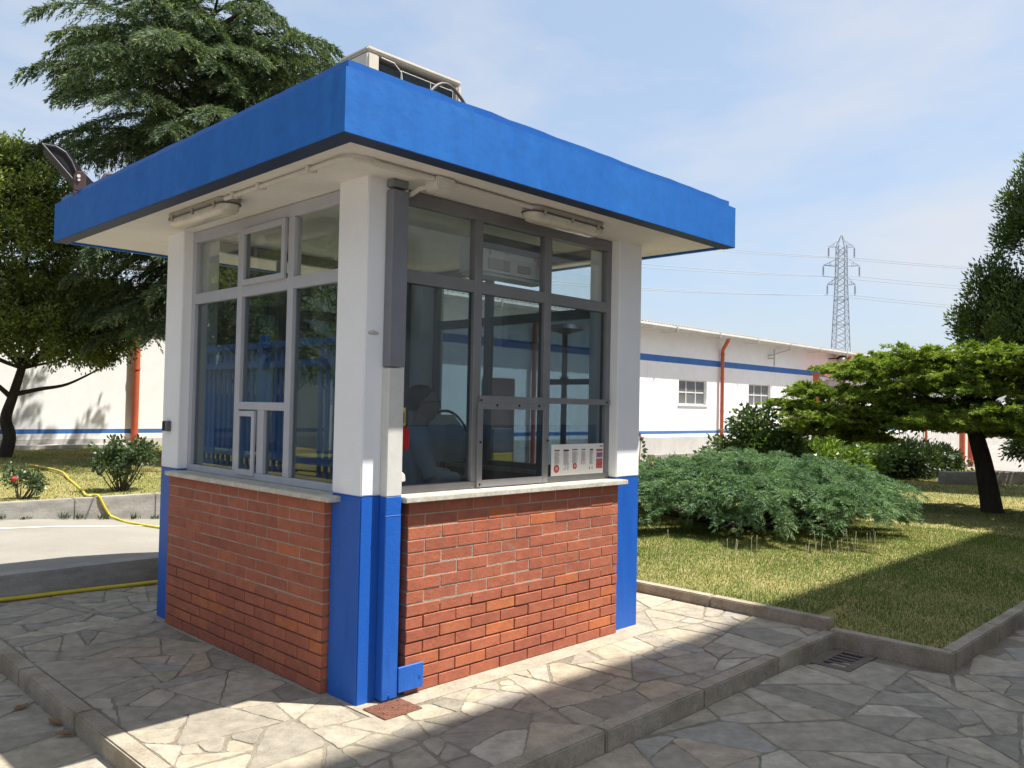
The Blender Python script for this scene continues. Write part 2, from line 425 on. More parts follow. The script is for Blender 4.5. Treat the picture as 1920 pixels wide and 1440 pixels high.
def crazy_paving(rects, macro, z, seed, ang=0.0, amin=.025, amax=.15, hole=None):
    """angular flagstones: broad cells broken again and again by straight cracks; each stone has its own joint, height and worn edge"""
    rnd = random.Random(seed); mb = MB(); ca, sa = math.cos(ang), math.sin(ang)
    def area(P): return abs(sum(P[i][0]*P[(i+1)%len(P)][1]-P[(i+1)%len(P)][0]*P[i][1] for i in range(len(P))))/2
    def cen(P): return (sum(p[0] for p in P)/len(P), sum(p[1] for p in P)/len(P))
    def split(P, out, tgt):
        A = area(P)
        if A < tgt or len(P) < 3: out.append(P); return
        c = cen(P); sxx = sum((p[0]-c[0])**2 for p in P); syy = sum((p[1]-c[1])**2 for p in P); sxy = sum((p[0]-c[0])*(p[1]-c[1]) for p in P)
        th = .5*math.atan2(2*sxy, sxx-syy) + rnd.gauss(0, .38)
        el = math.sqrt(A); c = (c[0]+rnd.uniform(-.16,.16)*el, c[1]+rnd.uniform(-.16,.16)*el)
        nx, ny = math.cos(th), math.sin(th); d = nx*c[0]+ny*c[1]
        for Q in (clip(P, nx, ny, d), clip(P, -nx, -ny, -d)):
            if len(Q) >= 3: split(Q, out, rnd.uniform(amin, amax) if rnd.random() < .85 else amax*1.7)
    for (x0, x1, y0, y1) in rects:
        sites = []; n = int((x1-x0+2)*(y1-y0+2)/(macro*macro))
        for k in range(n*6):
            if len(sites) >= n: break
            p = (rnd.uniform(x0-1, x1+1), rnd.uniform(y0-1, y1+1))
            if all((p[0]-q[0])**2+(p[1]-q[1])**2 > (macro*.6)**2 for q in sites): sites.append(p)
        stones = []
        for p in sites:
            P = [(p[0]-3, p[1]-3), (p[0]+3, p[1]-3), (p[0]+3, p[1]+3), (p[0]-3, p[1]+3)]
            for q in sites:
                dx, dy = q[0]-p[0], q[1]-p[1]; dd = math.hypot(dx, dy)
                if dd < 1e-6 or dd > 6: continue
                P = clip(P, dx/dd, dy/dd, (p[0]*dx+p[1]*dy)/dd + dd/2)
                if len(P) < 3: break
            for (a, b, d) in ((1,0,x1),(-1,0,-x0),(0,1,y1),(0,-1,-y0)):
                if len(P) >= 3: P = clip(P, a, b, d)
            if len(P) >= 3: split(P, stones, rnd.uniform(amin, amax))
        for P in stones:
            if area(P) < .004: continue
            c = cen(P)
            if hole and hole(*c): continue
            base = P
            for i in range(len(base)):                       # joint: pull every side in by its own amount
                a, b = base[i], base[(i+1) % len(base)]; dx, dy = b[0]-a[0], b[1]-a[1]; l = math.hypot(dx, dy)
                if l < 1e-6: continue
                nx, ny = dy/l, -dx/l
                if nx*(c[0]-a[0])+ny*(c[1]-a[1]) > 0: nx, ny = -nx, -ny
                P = clip(P, nx, ny, nx*a[0]+ny*a[1]-rnd.choice((.002,.003,.005,.008,.014)))
                if len(P) < 3: break
            if len(P) < 3: continue
            Q = []
            for i in range(len(P)):
                a, b = P[i], P[(i+1) % len(P)]; l = math.hypot(b[0]-a[0], b[1]-a[1])
                if l < .012: Q.append(a); continue
                k = max(2, int(l/.035)); cut = min(rnd.choice((.012,.02,.03)), l*.22)/l
                for t in range(k+1):
                    f = cut + (1-2*cut)*t/k; am = .0042
                    Q.append((a[0]+(b[0]-a[0])*f+rnd.uniform(-am, am), a[1]+(b[1]-a[1])*f+rnd.uniform(-am, am)))
            cx, cy = cen(Q)
            if area(Q) < .002: continue
            tx, ty = rnd.uniform(-.005, .005), rnd.uniform(-.005, .005); dz = rnd.uniform(-.0015, .002)
            zz = lambda p: z + dz + (p[0]-cx)*tx + (p[1]-cy)*ty
            R = [(cx+(p[0]-cx)*.975, cy+(p[1]-cy)*.975) for p in Q]; m = len(Q)
            v = [(p[0], p[1], z-.02) for p in Q] + [(p[0], p[1], zz(p)-.003) for p in Q] + [(p[0], p[1], zz(p)) for p in R]
            f = [(i, (i+1)%m, m+(i+1)%m, m+i) for i in range(m)] + [(m+i, m+(i+1)%m, 2*m+(i+1)%m, 2*m+i) for i in range(m)] + [tuple(range(2*m, 3*m))]
            mb.add(v, f, 0, rnd.random())
    return mb

# platform round the booth
ZL = -.10
mb = MB(); mb.box(-1.0, -1.02, -.44, 3.42, 3.70, -.0035); mb.build('platform_bed', M['joint'])['kind'] = 'structure'
mb = MB(); mb.box(-.03, -.185, -.02, 2.52, .20, .002); mb.box(-.06, .2, -.02, .2, 2.6, .0015)
o = mb.build('cement_band', M['screed']); o['kind'] = 'structure'
pp = crazy_paving([(-1.0, 3.42, -1.02, 3.68)], .95, 0, 11, 0, .02, .13, hole=lambda x, y: (-.0 < x < 2.52 and -.13 < y < 2.56))
o = pp.build('platform_paving', M['stone']); o['kind'] = 'structure'
# lower paving in front and to the left
mb = MB(); mb.box(-9, -6, -.449, 26, -1.1, ZL-.0035); mb.box(-9, -1.1, -.449, -1.08, 3.7, ZL-.0035)
mb.build('paving_bed', M['joint'])['kind'] = 'structure'
pp = crazy_paving([(-1.08, 9.0, -4.2, -1.12), (-3.2, -1.09, -3.0, 3.7)] , 1.15, ZL, 5, 0, .025, .20, hole=lambda x, y: (x > 3.36 and y > -1.98) or (2.86 < x < 3.42 and -1.46 < y < -1.12))
o = pp.build('paving', M['stone']); o['kind'] = 'structure'

def kerb(name, a, b, width, z0, z1, mat, pieces=.95, bev=.008, seed=1):
    """row of kerb stones from a to b; width goes to the left of the direction"""
    rnd = random.Random(seed)
    a = Vector((a[0], a[1], 0)); b = Vector((b[0], b[1], 0)); d = b-a; n = max(1, round(d.length/pieces)); d.normalize()
    s = Vector((-d.y, d.x, 0)); l = (b-a).length/n; mb = MB()
    rot = Matrix((d, s, Vector((0,0,1)))).transposed()
    for i in range(n):
        c = a + d*(l*(i+.5)) + s*(width/2) + Vector((0,0,(z0+z1)/2)) + Vector((rnd.uniform(-.003,.003), rnd.uniform(-.003,.003), rnd.uniform(-.003,.003)))
        mb.obox(c, l-.007, width, z1-z0, rot)
    o = mb.build(name, mat, bevel=bev, segs=2); o['kind'] = 'structure'; return o
kerb('kerb', (-1.10, -1.12), (3.42, -1.12), .10, -.3, .006, M['kerb'], .92, seed=2)
kerb('kerb', (-1.0, -1.02), (-1.0, 3.70), .10, -.3, .004, M['kerb'], 1.0, seed=3)   # left edge (stones lie outside x=-1)
kerb('kerb', (3.52, -1.06), (3.52, 3.9), .10, -.3, .088, M['kerb'], 1.05, seed=4)
kerb('kerb', (3.50, -1.90), (3.50, -1.065), .10, -.3, .022, M['kerb'], .84, seed=5)
kerb('kerb', (3.51, -1.90), (24, -1.90), .10, -.3, .020, M['kerb'], 1.0, seed=6)

# back retaining kerb, road, low wall, left lawn
mb = MB(); mb.box(-3.2, 3.705, -.3, 6, 3.90, .205)
o = mb.build('concrete_kerb', M['concrete'], bevel=.012, segs=2); o['kind'] = 'structure'
def road_z(x, y): return float(np.clip(.165-.08*(x-.2), -.43, .165))
grid_sheet('road', -14, 24, 3.9, 7.50, 77, 5, road_z, M['asphalt'], 'pale sunlit driveway behind the booth')
mb = MB(); xs = np.linspace(-14, 24, 77)
for i in range(76):
    a, b = xs[i], xs[i+1]
    mb.add([(a,6.60,road_z(a,0)+.004),(b,6.60,road_z(b,0)+.004),(b,6.68,road_z(b,0)+.004),(a,6.68,road_z(a,0)+.004)], [(0,1,2,3)])
o = mb.build('road_marking', M['line']); o['kind'] = 'structure'
mb = MB(); xs = np.linspace(-8, 11, 20)
for i in range(19): mb.box(xs[i]+.0015, 7.44, -.44, xs[i+1]-.0015, 7.58, .352)
o = mb.build('concrete_wall', M['concrete'], loc=(1, 7.5, -.4), bevel=.01, segs=2)
tag(o, 'low grey concrete retaining wall along the edge of the rose lawn', 'wall')

def lawn_l(x, y): return .335 + .02*math.sin(x*.7)*math.sin(y*.9)
grid_sheet('lawn', -10, 11, 7.58, 19.2, 60, 34, lawn_l, M['soil'], 'dry sunlit lawn in front of the left building')
def lawn_r(x, y):
    z = .075 + .012*math.sin(x*1.3)*math.sin(y*1.1+1)
    t = min(1, max(0, (y+1.85)/1.1))
    if y < -.9: t = min(t, max(0, (x-3.5)/.8))
    return -.005 + (z+.005)*t
grid_sheet('lawn', 3.49, 24, -1.80, 5.0, 90, 34, lawn_r, M['soil'], 'lawn beside the booth, half in shade')

def blades(name, x0, x1, y0, y1, n, zf, hmin, hmax, wd, label, dens=None, bias=0.0):
    x = rng.uniform(x0, x1, n); y = rng.uniform(y0, y1, n)
    if dens is not None:
        k = rng.random(n) < dens(x, y); x, y = x[k], y[k]; n = len(x)
    z = np.array([zf(a, b) for a, b in zip(x, y)])
    patch = (np.sin(x*1.9+1.3*np.sin(y*1.7))+np.sin(y*2.3+1.1*np.sin(x*2.9+1))+.7*np.sin(x*5.1+y*4.3))/2.7
    dry = np.clip(.34 + .25*patch + bias + rng.normal(0, .17, n), 0, 1)
    h = rng.uniform(hmin, hmax, n)*(1.15-.45*dry)
    a = rng.uniform(0, 2*np.pi, n); lean = rng.uniform(.1, .9, n)
    s = np.stack([np.cos(a+1.57), np.sin(a+1.57), 0*a], 1)*wd*rng.uniform(.6, 1.3, n)[:, None]
    P = np.stack([x, y, z-.004], 1)
    tip = P + np.stack([np.cos(a)*lean*h, np.sin(a)*lean*h, h], 1)
    V = np.stack([P-s, P+s, tip], 1)
    o = quads(name, V, dry, LM['grass'], loc=(x0, y0, 0), k=3)
    return tag(o, label, kind='stuff')
blades('grass', 3.53, 9.5, -1.79, 4.8, 240000, lawn_r, .010, .034, .0032, 'short mown grass on the lawn right of the booth', bias=-.10)
blades('grass', 3.52, 12, -1.79, 4.0, 16000, lawn_r, .04, .085, .0038, 'longer grass tufts and weeds scattered over the lawn', dens=lambda x, y: np.clip(np.sin(x*3.3+y*1.2)*np.sin(y*4.1-x*1.7)*1.6-.25, 0, 1), bias=-.12)
blades('grass', 9.5, 23.5, -1.79, 4.8, 90000, lawn_r, .012, .036, .006, 'short grass around the flat-topped tree', bias=.06)
blades('grass', -.5, 9, 7.6, 18.9, 110000, lawn_l, .012, .036, .006, 'short dry grass on the rose lawn', bias=.16)

# ------------------------------------------------------------------ guard booth
booth = empty('guard_booth', (W/2, L/2, 0), 'small square guard booth with red brick base, glazed upper walls and flat blue-edged roof', 'booth')
mb = MB(); mb.box(.05, .05, .003, W-.05, L-.05, .08); mb.build('floor', M['inside'], booth)
for (x, y) in ((0,0),(W-CW,0),(0,L-CW),(W-CW,L-CW)):
    mb = MB()
    mb.box(x, y, -.02, x+CW, y+CW, ZP, 1); mb.box(x, y, ZP, x+CW, y+CW, H+.02, 0)
    mb.build('column', [M['white'], M['blue']], booth, bevel=.006, segs=2)

def face_maps():
    return {'R': lambda u, z, d: (u, .10-d, z), 'L': lambda u, z, d: (.10-d, u, z),
            'B': lambda u, z, d: (u, L-.10+d, z), 'E': lambda u, z, d: (W-.10+d, u, z)}
FM = face_maps()
def fbox(mb, f, u0, u1, z0, z1, d0, d1, mi=0, tint=None):
    a = FM[f](u0, z0, d0); b = FM[f](u1, z1, d1); mb.box(*a, *b, mi, tint)

def brick_panel(f, u0, u1, seed):
    rnd = random.Random(seed); mb = MB(); rows = 15; z1 = 1.06; ch = z1/rows
    dface = .14     # proud of the column face by 4 cm
    fbox(mb, f, u0+.004, u1-.004, -.02, z1*.44, .0, dface-.011, 2); fbox(mb, f, u0+.004, u1-.004, z1*.44+.0, z1-.002, .0, dface-.0028, 1)
    bl = .247
    for r in range(rows):
        zz0 = r*ch + (.004 if r < 7 else .003); zz1 = (r+1)*ch - (.005 if r < 7 else .0035)
        u = u0 - (bl/2 if r % 2 else 0)
        while u < u1-.01:
            a, b = max(u0, u+.003), min(u1, u+bl-.003)
            if b-a > .02:
                t = min(1, max(0, rnd.gauss(.52, .13)))
                if r < 7 and rnd.random() < .16: t = rnd.uniform(.80, .97)
                elif rnd.random() < .05: t = rnd.uniform(.85, .95)
                if r == 0: t = rnd.uniform(.1, .5)
                jit = rnd.uniform(-.0025, .0025)
                fbox(mb, f, a, b, zz0+rnd.uniform(-.001,.001), zz1+rnd.uniform(-.001,.001), .01, dface+jit, 0, t)
            u += bl
    return mb.build('brick_wall', [M['brick'], M['mortar'], M['mortardark']], booth, bevel=.0025)
brick_panel('R', .292, 2.205, 1); brick_panel('L', .282, 2.30, 2)
brick_panel('B', .29, 2.22, 3); brick_panel('E', .29, 2.25, 4)
for f, u0, u1, d in (('R', .238, 2.262, .188), ('L', .188, 2.285, .182), ('B', .24, 2.26, .18), ('E', .24, 2.29, .18)):
    mb = MB(); fbox(mb, f, u0, u1, 1.062, 1.094, -.10, d)
    mb.build('window_sill', M['marble'], booth, bevel=.004, segs=2)

def window(f, u0, u1, fm):
    m1, m2, tz0, tz1, zb, zt = (.895, 1.54, 2.303, 2.378, 1.095, 2.80)
    if f in 'LE': m1, m2 = .90, 1.545
    t = .05; mb = MB()
    fbox(mb, f, u0, u1, zt-.045, H+.01, -.03, .03); fbox(mb, f, u0, u1, zb, zb+.045, -.03, .03)
    fbox(mb, f, u0, u0+t, zb+.045, zt-.045, -.029, .029); fbox(mb, f, u1-t, u1, zb+.045, zt-.045, -.029, .029)
    for m in (m1, m2): fbox(mb, f, m-.033, m+.033, zb+.045, zt-.045, -.0285, .0285)
    for a, b in ((u0+t, m1-.033), (m1+.033, m2-.033), (m2+.033, u1-t)): fbox(mb, f, a, b, tz0, tz1, -.028, .028)
    win = mb.build('window', M[fm], booth, bevel=.003)
    for a, b in ((u0+t, m1-.033), (m1+.033, m2-.033), (m2+.033, u1-t)):
        mid = a > m1 and b < m2
        for (z0, z1, gm) in ((zb+.045, tz0, 'panedark'), (tz1, zt-.045, 'paneclear')):
            if mid and z0 < 2 and f in 'RL': z0 = 1.60
            pb = MB(); fbox(pb, f, a-.004, b+.004, z0-.004, z1+.004, -.003, .003)
            pb.build('pane', M[gm], win)
    return win, (u0+t, m1-.033, m1+.033, m2-.033, m2+.033, u1-t)

# front (right) window with its sliding hatch
win, (a0, b0, a1, b1, a2, b2) = window('R', .276, 2.232, 'alushade')
mb = MB()
fbox(mb, 'R', a1-.02, b2+.03, 1.628, 1.668, .030, .048)
fbox(mb, 'R', a1, b1, 1.585, 1.62, -.026, .026)
mb.build('hatch_rail', M['alushade'], win, bevel=.002)
mb = MB()
fbox(mb, 'R', a1-.03, a1+.012, 1.10, 1.628, .030, .046); fbox(mb, 'R', b1-.012, b1+.04, 1.10, 1.628, .030, .046)
fbox(mb, 'R', a1+.012, b1-.012, 1.585, 1.628, .030, .046); fbox(mb, 'R', a1+.012, b1-.012, 1.10, 1.145, .030, .046)
sash = mb.build('sliding_sash', M['alushade'], win, bevel=.002)
mb = MB()
for (u, z) in ((a1-.01, 1.64), (a1+.13, 1.61), (a1+.33, 1.61), (a1+.52, 1.61), (a1-.01, 1.38), (b1+.03, 1.38), (a1-.01, 1.12), (a2+.60, 1.648)):
    p = FM['R'](u, z, .046); mb.cyl(p, (p[0], p[1]-.006, p[2]), .007, 8)
build_each(mb, 'screw', M['black'], win)
mb = MB(); fbox(mb, 'R', a1+.01, b1-.01, 1.14, 1.59, .034, .040); mb.build('pane', M['panedark'], win)
# left window with the service hatch and a tilting sash above
win, (a0, b0, a1, b1, a2, b2) = window('L', .276, 2.265, 'alu')
mb = MB()
fbox(mb, 'L', a1, b1, 1.548, 1.60, -.027, .027); fbox(mb, 'L', 1.185, 1.265, 1.14, 1.548, -.026, .026)
mb.build('hatch_rail', M['alu'], win, bevel=.003)
mb = MB()
for (p, q, z0, z1) in ((1.275, 1.31, 1.12, 1.54), (b1-.04, b1-.005, 1.12, 1.54)): fbox(mb, 'L', p, q, z0, z1, .028, .044)
fbox(mb, 'L', 1.31, b1-.04, 1.505, 1.54, .028, .044); fbox(mb, 'L', 1.31, b1-.04, 1.12, 1.155, .028, .044)
mb.build('hatch_sash', M['alu'], win, bevel=.002)
mb = MB(); fbox(mb, 'L', 1.30, b1-.03, 1.15, 1.51, .032, .037); mb.build('pane', M['panedark'], win)
mb = MB(); fbox(mb, 'L', a1-.004, 1.189, 1.136, 1.552, -.003, .003); mb.build('pane', M['panedark'], win)
mb = MB()
fbox(mb, 'L', 1.135, 1.17, 1.29, 1.34, -.045, -.012); fbox(mb, 'L', 1.10, 1.145, 1.30, 1.33, -.06, -.03)
mb.build('latch', M['black'], win, bevel=.003)
mb = MB()
fbox(mb, 'L', a1+.012, a1+.05, 2.372, 2.752, .028, .05); fbox(mb, 'L', b1-.05, b1-.012, 2.372, 2.752, .028, .05)
fbox(mb, 'L', a1+.05, b1-.05, 2.714, 2.752, .028, .05); fbox(mb, 'L', a1+.05, b1-.05, 2.372, 2.41, .028, .05)
mb.build('tilting_sash', M['alu'], win, bevel=.002)
# the two rear windows seen through the glass
win, _ = window('B', .276, 2.232, 'alushade')
win, (a0, b0, a1, b1, a2, b2) = window('E', .276, 2.265, 'alushade')
mb = MB(); p = FM['E'](a0, 1.80, -.05); q = FM['E'](b0, 1.80, -.05)
mb.box(p[0]-.02, a0, 1.785, p[0], b0, 1.83); mb.cyl((p[0]-.03, (a0+b0)/2-.03, 1.83), (p[0]-.03, (a0+b0)/2+.03, 1.83), .02, 10)
mb.build('stay_bar', M['black'], win, bevel=.003)

# roof
RX0, RX1, RY0, RY1, ZT = -.525, 2.92, -.543, 3.419, 3.115
FWD = .102
mb = MB(); mb.box(RX0+.03, RY0+.03, H+.014, RX1-.03, RY1-.03, ZT-.03)
roof = mb.build('roof', M['soffit'], booth)
mb = MB()
def ring(mb, x0, x1, y0, y1, wdt, z0, z1):
    mb.box(x0, y0, z0, x1, y0+wdt, z1); mb.box(x0, y1-wdt, z0, x1, y1, z1)
    mb.box(x0, y0+wdt, z0, x0+wdt, y1-wdt, z1); mb.box(x1-wdt, y0+wdt, z0, x1, y1-wdt, z1)
# fascia as one mitred, slightly uneven band
def band(x0, x1, y0, y1, wd, z0, z1, n=40, am=.0016, seed=4, w2=.012):
    rnd = random.Random(seed); cor = [(x0,y0),(x1,y0),(x1,y1),(x0,y1)]; inn = [(x0+wd,y0+wd),(x1-w2,y0+wd),(x1-w2,y1-w2),(x0+wd,y1-w2)]
    V = []; F = []
    P = []; Q = []
    for k in range(4):
        for i in range(n):
            t = i/n
            P.append(tuple(cor[k][c]+(cor[(k+1)%4][c]-cor[k][c])*t for c in (0,1))); Q.append(tuple(inn[k][c]+(inn[(k+1)%4][c]-inn[k][c])*t for c in (0,1)))
    m = len(P); top = [z1 + (rnd.uniform(-am, am) if i % n else 0) for i in range(m)]
    for i in range(m): V += [(P[i][0],P[i][1],z0),(P[i][0],P[i][1],top[i]),(Q[i][0],Q[i][1],top[i]),(Q[i][0],Q[i][1],z0)]
    for i in range(m):
        j = (i+1) % m
        for a in range(4):
            b = (a+1) % 4; F.append((i*4+a, j*4+a, j*4+b, i*4+b))
    return V, F
mb.add(*band(RX0, RX1, RY0, RY1, FWD, H-.002, ZT, w2=.03))
mb.build('fascia', M['fascia'], roof)
mb = MB(); mb.box(RX0+.001, RY0+.001, H-.006, RX1-.001, RY0+FWD-.001, H-.003); mb.box(RX0+.001, RY0+FWD-.001, H-.006, RX0+FWD-.001, RY1-.001, H-.003)
mb.build('underside_shade', M['fasciashade'], roof)  # thin dark strips painted in as shade below the fascia
mb = MB()
V, F = band(RX0+.035, RX1-.035, RY0+.035, RY1-.035, .012, ZT-.02, ZT+.050, 26, .004, 9); mb.add(V, F)
mb.build('flashing', M['flash'], roof)
mb = MB(); mb.box(RX0+.05, RY0+.05, ZT-.03, RX1-.05, RY1-.05, ZT-.01); mb.build('roof_felt', M['grey'], roof)
mb = MB()
mb.add([(1.02,RY0+.06,ZT+.0),(1.34,RY0+.06,ZT+.0),(1.28,RY0+.07,ZT+.055),(1.10,RY0+.07,ZT+.06),(1.02,RY0+.3,ZT),(1.34,RY0+.3,ZT),(1.28,RY0+.26,ZT+.04),(1.1,RY0+.26,ZT+.045)],
       [(0,1,2,3),(4,7,6,5),(0,3,7,4),(1,5,6,2),(3,2,6,7)])
mb.build('loose_felt_flap', M['concrete'], roof)

# rain pipe casing on the near column
mb = MB()
mb.box(.120, -.062, .012, .226, -.001, ZP-.004, 1); mb.box(.1205, -.0615, ZP-.004, .2255, -.001, 1.80, 0)
mb.box(.118, -.064, .995, .228, -.003, 1.003, 1)
pipe = mb.build('rain_pipe_casing', [M['pipewhite'], M['blue']], booth, bevel=.004)
mb = MB(); mb.box(.118, -.064, 1.806, .228, -.001, 2.775); mb.box(.118, -.060, 2.79, .228, -.001, H+.012)
mb.build('upper_casing', M['pipegrey'], pipe, bevel=.004)
mb = MB(); mb.box(.2265, -.070, .035, .402, -.056, .172); mb.build('bracket', M['blue'], pipe, bevel=.003)
mb = MB(); mb.cyl((.375,-.0705,.10),(.375,-.0745,.10),.008,8); mb.cyl((.17,-.0625,.035),(.17,-.068,.035),.007,8); build_each(mb, 'bolt', M['flash'], pipe)
mb = MB(); mb.prism([(.226,1.175),(.262,1.18),(.258,1.215),(.226,1.24)], 1, -.05, -.02); mb.build('white_clip', M['wirewhite'], pipe, bevel=.005)
mb = MB(); mb.tube([(.236,-.03,2.62),(.243,-.028,2.55),(.247,-.03,2.44),(.240,-.03,2.36),(.233,-.03,2.33)], .006, 6); mb.build('loose_cable', M['cable'], pipe)
# worn patch on the near column
mb = MB(); mb.tube([(.018+.0,-.0005,1.985),(.05,-.0005,1.99),(.085,-.0005,1.985)], [.008,.014,.007], 8); 
o = mb.build('grey_smudge', M['plinth'], booth)

# conduit under the soffit
ZC = H-.006
mb = MB()
mb.tube([(-.30, 1.03, ZC), (-.30, .60, ZC), (-.30, .10, ZC), (-.305, -.10, ZC)], .014, 8)
cd = mb.build('conduit', M['tube'], booth, smooth=True)
mb = MB(); mb.tube([(-.305,-.10,ZC),(-.31,-.19,ZC-.002),(-.275,-.245,ZC-.004),(-.18,-.262,ZC)], .013, 8); mb.build('bend', M['tube'], cd, smooth=True)
mb = MB(); mb.tube([(-.18,-.262,ZC),(.23,-.265,ZC)], .014, 8); mb.tube([(-.14,-.235,ZC),(.23,-.238,ZC)], .009, 8)
mb.tube([(.36,-.262,ZC),(1.05,-.235,ZC)], .013, 8); mb.tube([(.36,-.24,ZC),(.98,-.215,ZC)], .008, 8); mb.build('straight_run', M['tube'], cd, smooth=True)
for y in (.10, .62, .92):
    mb = MB(); mb.box(-.322, y-.012, H-.022, -.278, y+.012, H+.012); mb.tube([(-.278,y,H-.012),(-.262,y,H-.016),(-.262,y,H+.0)], .004, 6); mb.build('clip', M['tube'], cd, bevel=.004)
mb = MB(); mb.box(.235, -.295, H-.062, .365, -.185, H+.012); jb = mb.build('junction_box', M['tube'], booth, bevel=.008, segs=2)
mb = MB(); mb.tube([(.26,-.185,H-.03),(.255,-.12,H-.03),(.25,-.06,H-.05),(.24,.06,H-.06)], .014, 8); mb.build('branch_tube', M['tube'], jb, smooth=True)

# ------------------------------------------------------------------ strip lights
def strip_light(c, axis, ln, label):
    o = empty('strip_light', (c[0], c[1], H+.012), label, 'light', 'strip lights under the booth roof')
    def cap(r, h0, h1, l):
        n = 14; out = []
        for (zz, s) in ((h0, 1), (h1, .94)):
            for k in range(n*2):
                a = math.pi*2*k/(n*2); e = l/2-r if math.cos(a) >= 0 else -(l/2-r)
                x, y = e + r*s*math.cos(a), r*s*math.sin(a)
                out.append((c[0]+x, c[1]+y, zz) if axis == 0 else (c[0]+y, c[1]+x, zz))
        m = n*2
        return out, [tuple(range(m)), tuple(range(2*m-1, m-1, -1))] + [(i, m+i, m+(i+1)%m, (i+1)%m) for i in range(m)]
    mb = MB(); mb.add(*cap(.072, H+.012, H-.022, ln)); mb.build('tray', M['lampbase'], o, bevel=.006)
    mb = MB(); mb.add(*cap(.076, H-.022, H-.030, ln+.01)); mb.build('gasket', M['cable'], o)
    # ribbed lens: half round body
    prof = []; mb = MB(); nn = 12
    secs = [(-ln/2+.004, .30), (-ln/2+.02, .66), (-ln/2+.05, .92), (-ln/2+.08, 1), (ln/2-.08, 1), (ln/2-.05, .92), (ln/2-.02, .66), (ln/2-.004, .30)]
    V = []; F = []
    for (s, k) in secs:
        for i in range(nn+1):
            a = math.pi*i/nn; y = -.066*math.cos(a)*k; z = H-.030-.054*(math.sin(a)**.5 if 0 < i < nn else 0)*k
            V.append((c[0]+s, c[1]+y, z) if axis == 0 else (c[0]+y, c[1]+s, z))
    m = nn+1
    for j in range(len(secs)-1):
        for i in range(nn): F.append((j*m+i, j*m+i+1, (j+1)*m+i+1, (j+1)*m+i))
    F.append(tuple(range(m))); F.append(tuple(range((len(secs)-1)*m, len(secs)*m)))
    mb.add(V, F); mb.build('diffuser', M['lens'], o, smooth=True)
    for s in (-.26, 0, .26):
        for sd in (-1, 1):
            mb = MB(); p = (c[0]+s*ln/.72, c[1]+sd*.074, H-.028) if axis == 0 else (c[0]+sd*.074, c[1]+s*ln/.72, H-.028)
            mb.obox(p, .02 if axis == 0 else .012, .012 if axis == 0 else .02, .04); mb.build('clip', M['lampbase'], o, bevel=.003)
    return o
strip_light((-.25, 1.43), 1, .82, 'long yellowed strip light under the roof on the shaded left side of the booth')
strip_light((1.375, -.20), 0, .72, 'rounded strip light under the roof above the sliding hatch window')

# ------------------------------------------------------------------ air conditioner on the roof
ac = empty('air_conditioner', (.55, .45, ZT-.01), 'beige outdoor air conditioner unit standing on the blue roof', 'air conditioner')
X0, X1, Y0, Y1, Z0, Z1 = .185, .925, .30, .60, ZT+.03, 3.695
mb = MB()
mb.box(X0, Y0, Z1-.028, X1, Y1, Z1)                       # lid
mb.box(X0, Y0, Z0, X0+.085, Y1, Z1-.035); mb.box(X1-.04, Y0, Z0, X1, Y0+.04, Z1-.035); mb.box(X1-.03, Y0+.04, Z0, X1, Y1, Z1-.035)
mb.box(X0+.085, Y1-.02, Z0, X1-.03, Y1, Z1-.035); mb.box(X0, Y0, ZT-.01, X1, Y1, Z0-.001)
mb.build('casing', M['beige'], ac, bevel=.010, segs=2)
mb = MB(); mb.box(X0+.086, Y0+.035, Z0, X1-.041, Y1-.03, Z1-.07); mb.build('condenser_coil', M['coil'], ac)
mb = MB(); mb.box(X0-.004, Y0+.07, Z0+.10, X0, Y1-.05, Z1-.12); hp = mb.build('side_panel', M['beige'], ac, bevel=.003)
mb = MB(); mb.box(X0-.006, Y0+.12, Z0+.17, X0-.004, Y1-.11, Z0+.30); mb.build('hand_recess', M['grey'], hp)
mb = MB(); yw = Y0-.006
for (a, b) in (((X0+.24, Z0), (X0+.24, Z1-.085)), ((X0+.47, Z0), (X0+.47, Z1-.085)), ((X1-.085, Z0), (X1-.085, Z1-.09)), ((X0+.24, Z1-.085), (X1-.085, Z1-.09))):
    mb.tube([(a[0], yw, a[1]), (b[0], yw, b[1])], .0023, 6)
mb.tube([(X0+.10, yw+.01, Z1-.045), (X0+.18, yw-.01, Z1-.06), (X0+.235, yw-.01, Z1-.10), (X0+.245, yw-.012, Z1-.17), (X0+.25, yw-.01, Z1-.19)], .003, 6)
mb.build('wire_guard', M['wirewhite'], ac)
mb = MB()
for i in range(10):
    t = i/9; mb.v = mb.v
pts = [(.13+.43*t, -.30+.02*math.sin(3*t), ZT-.02+.245*math.sin(math.pi*min(1, .12+.88*t)**.9)) for t in [k/14 for k in range(15)]]
mb.tube(pts, .0095, 10)
o = mb.build('pipe_loop', M['cable'], loc=(.5, -.3, ZT), smooth=True)
tag(o, 'dark insulated pipe arching over the roof edge beside the outdoor unit', 'pipe')

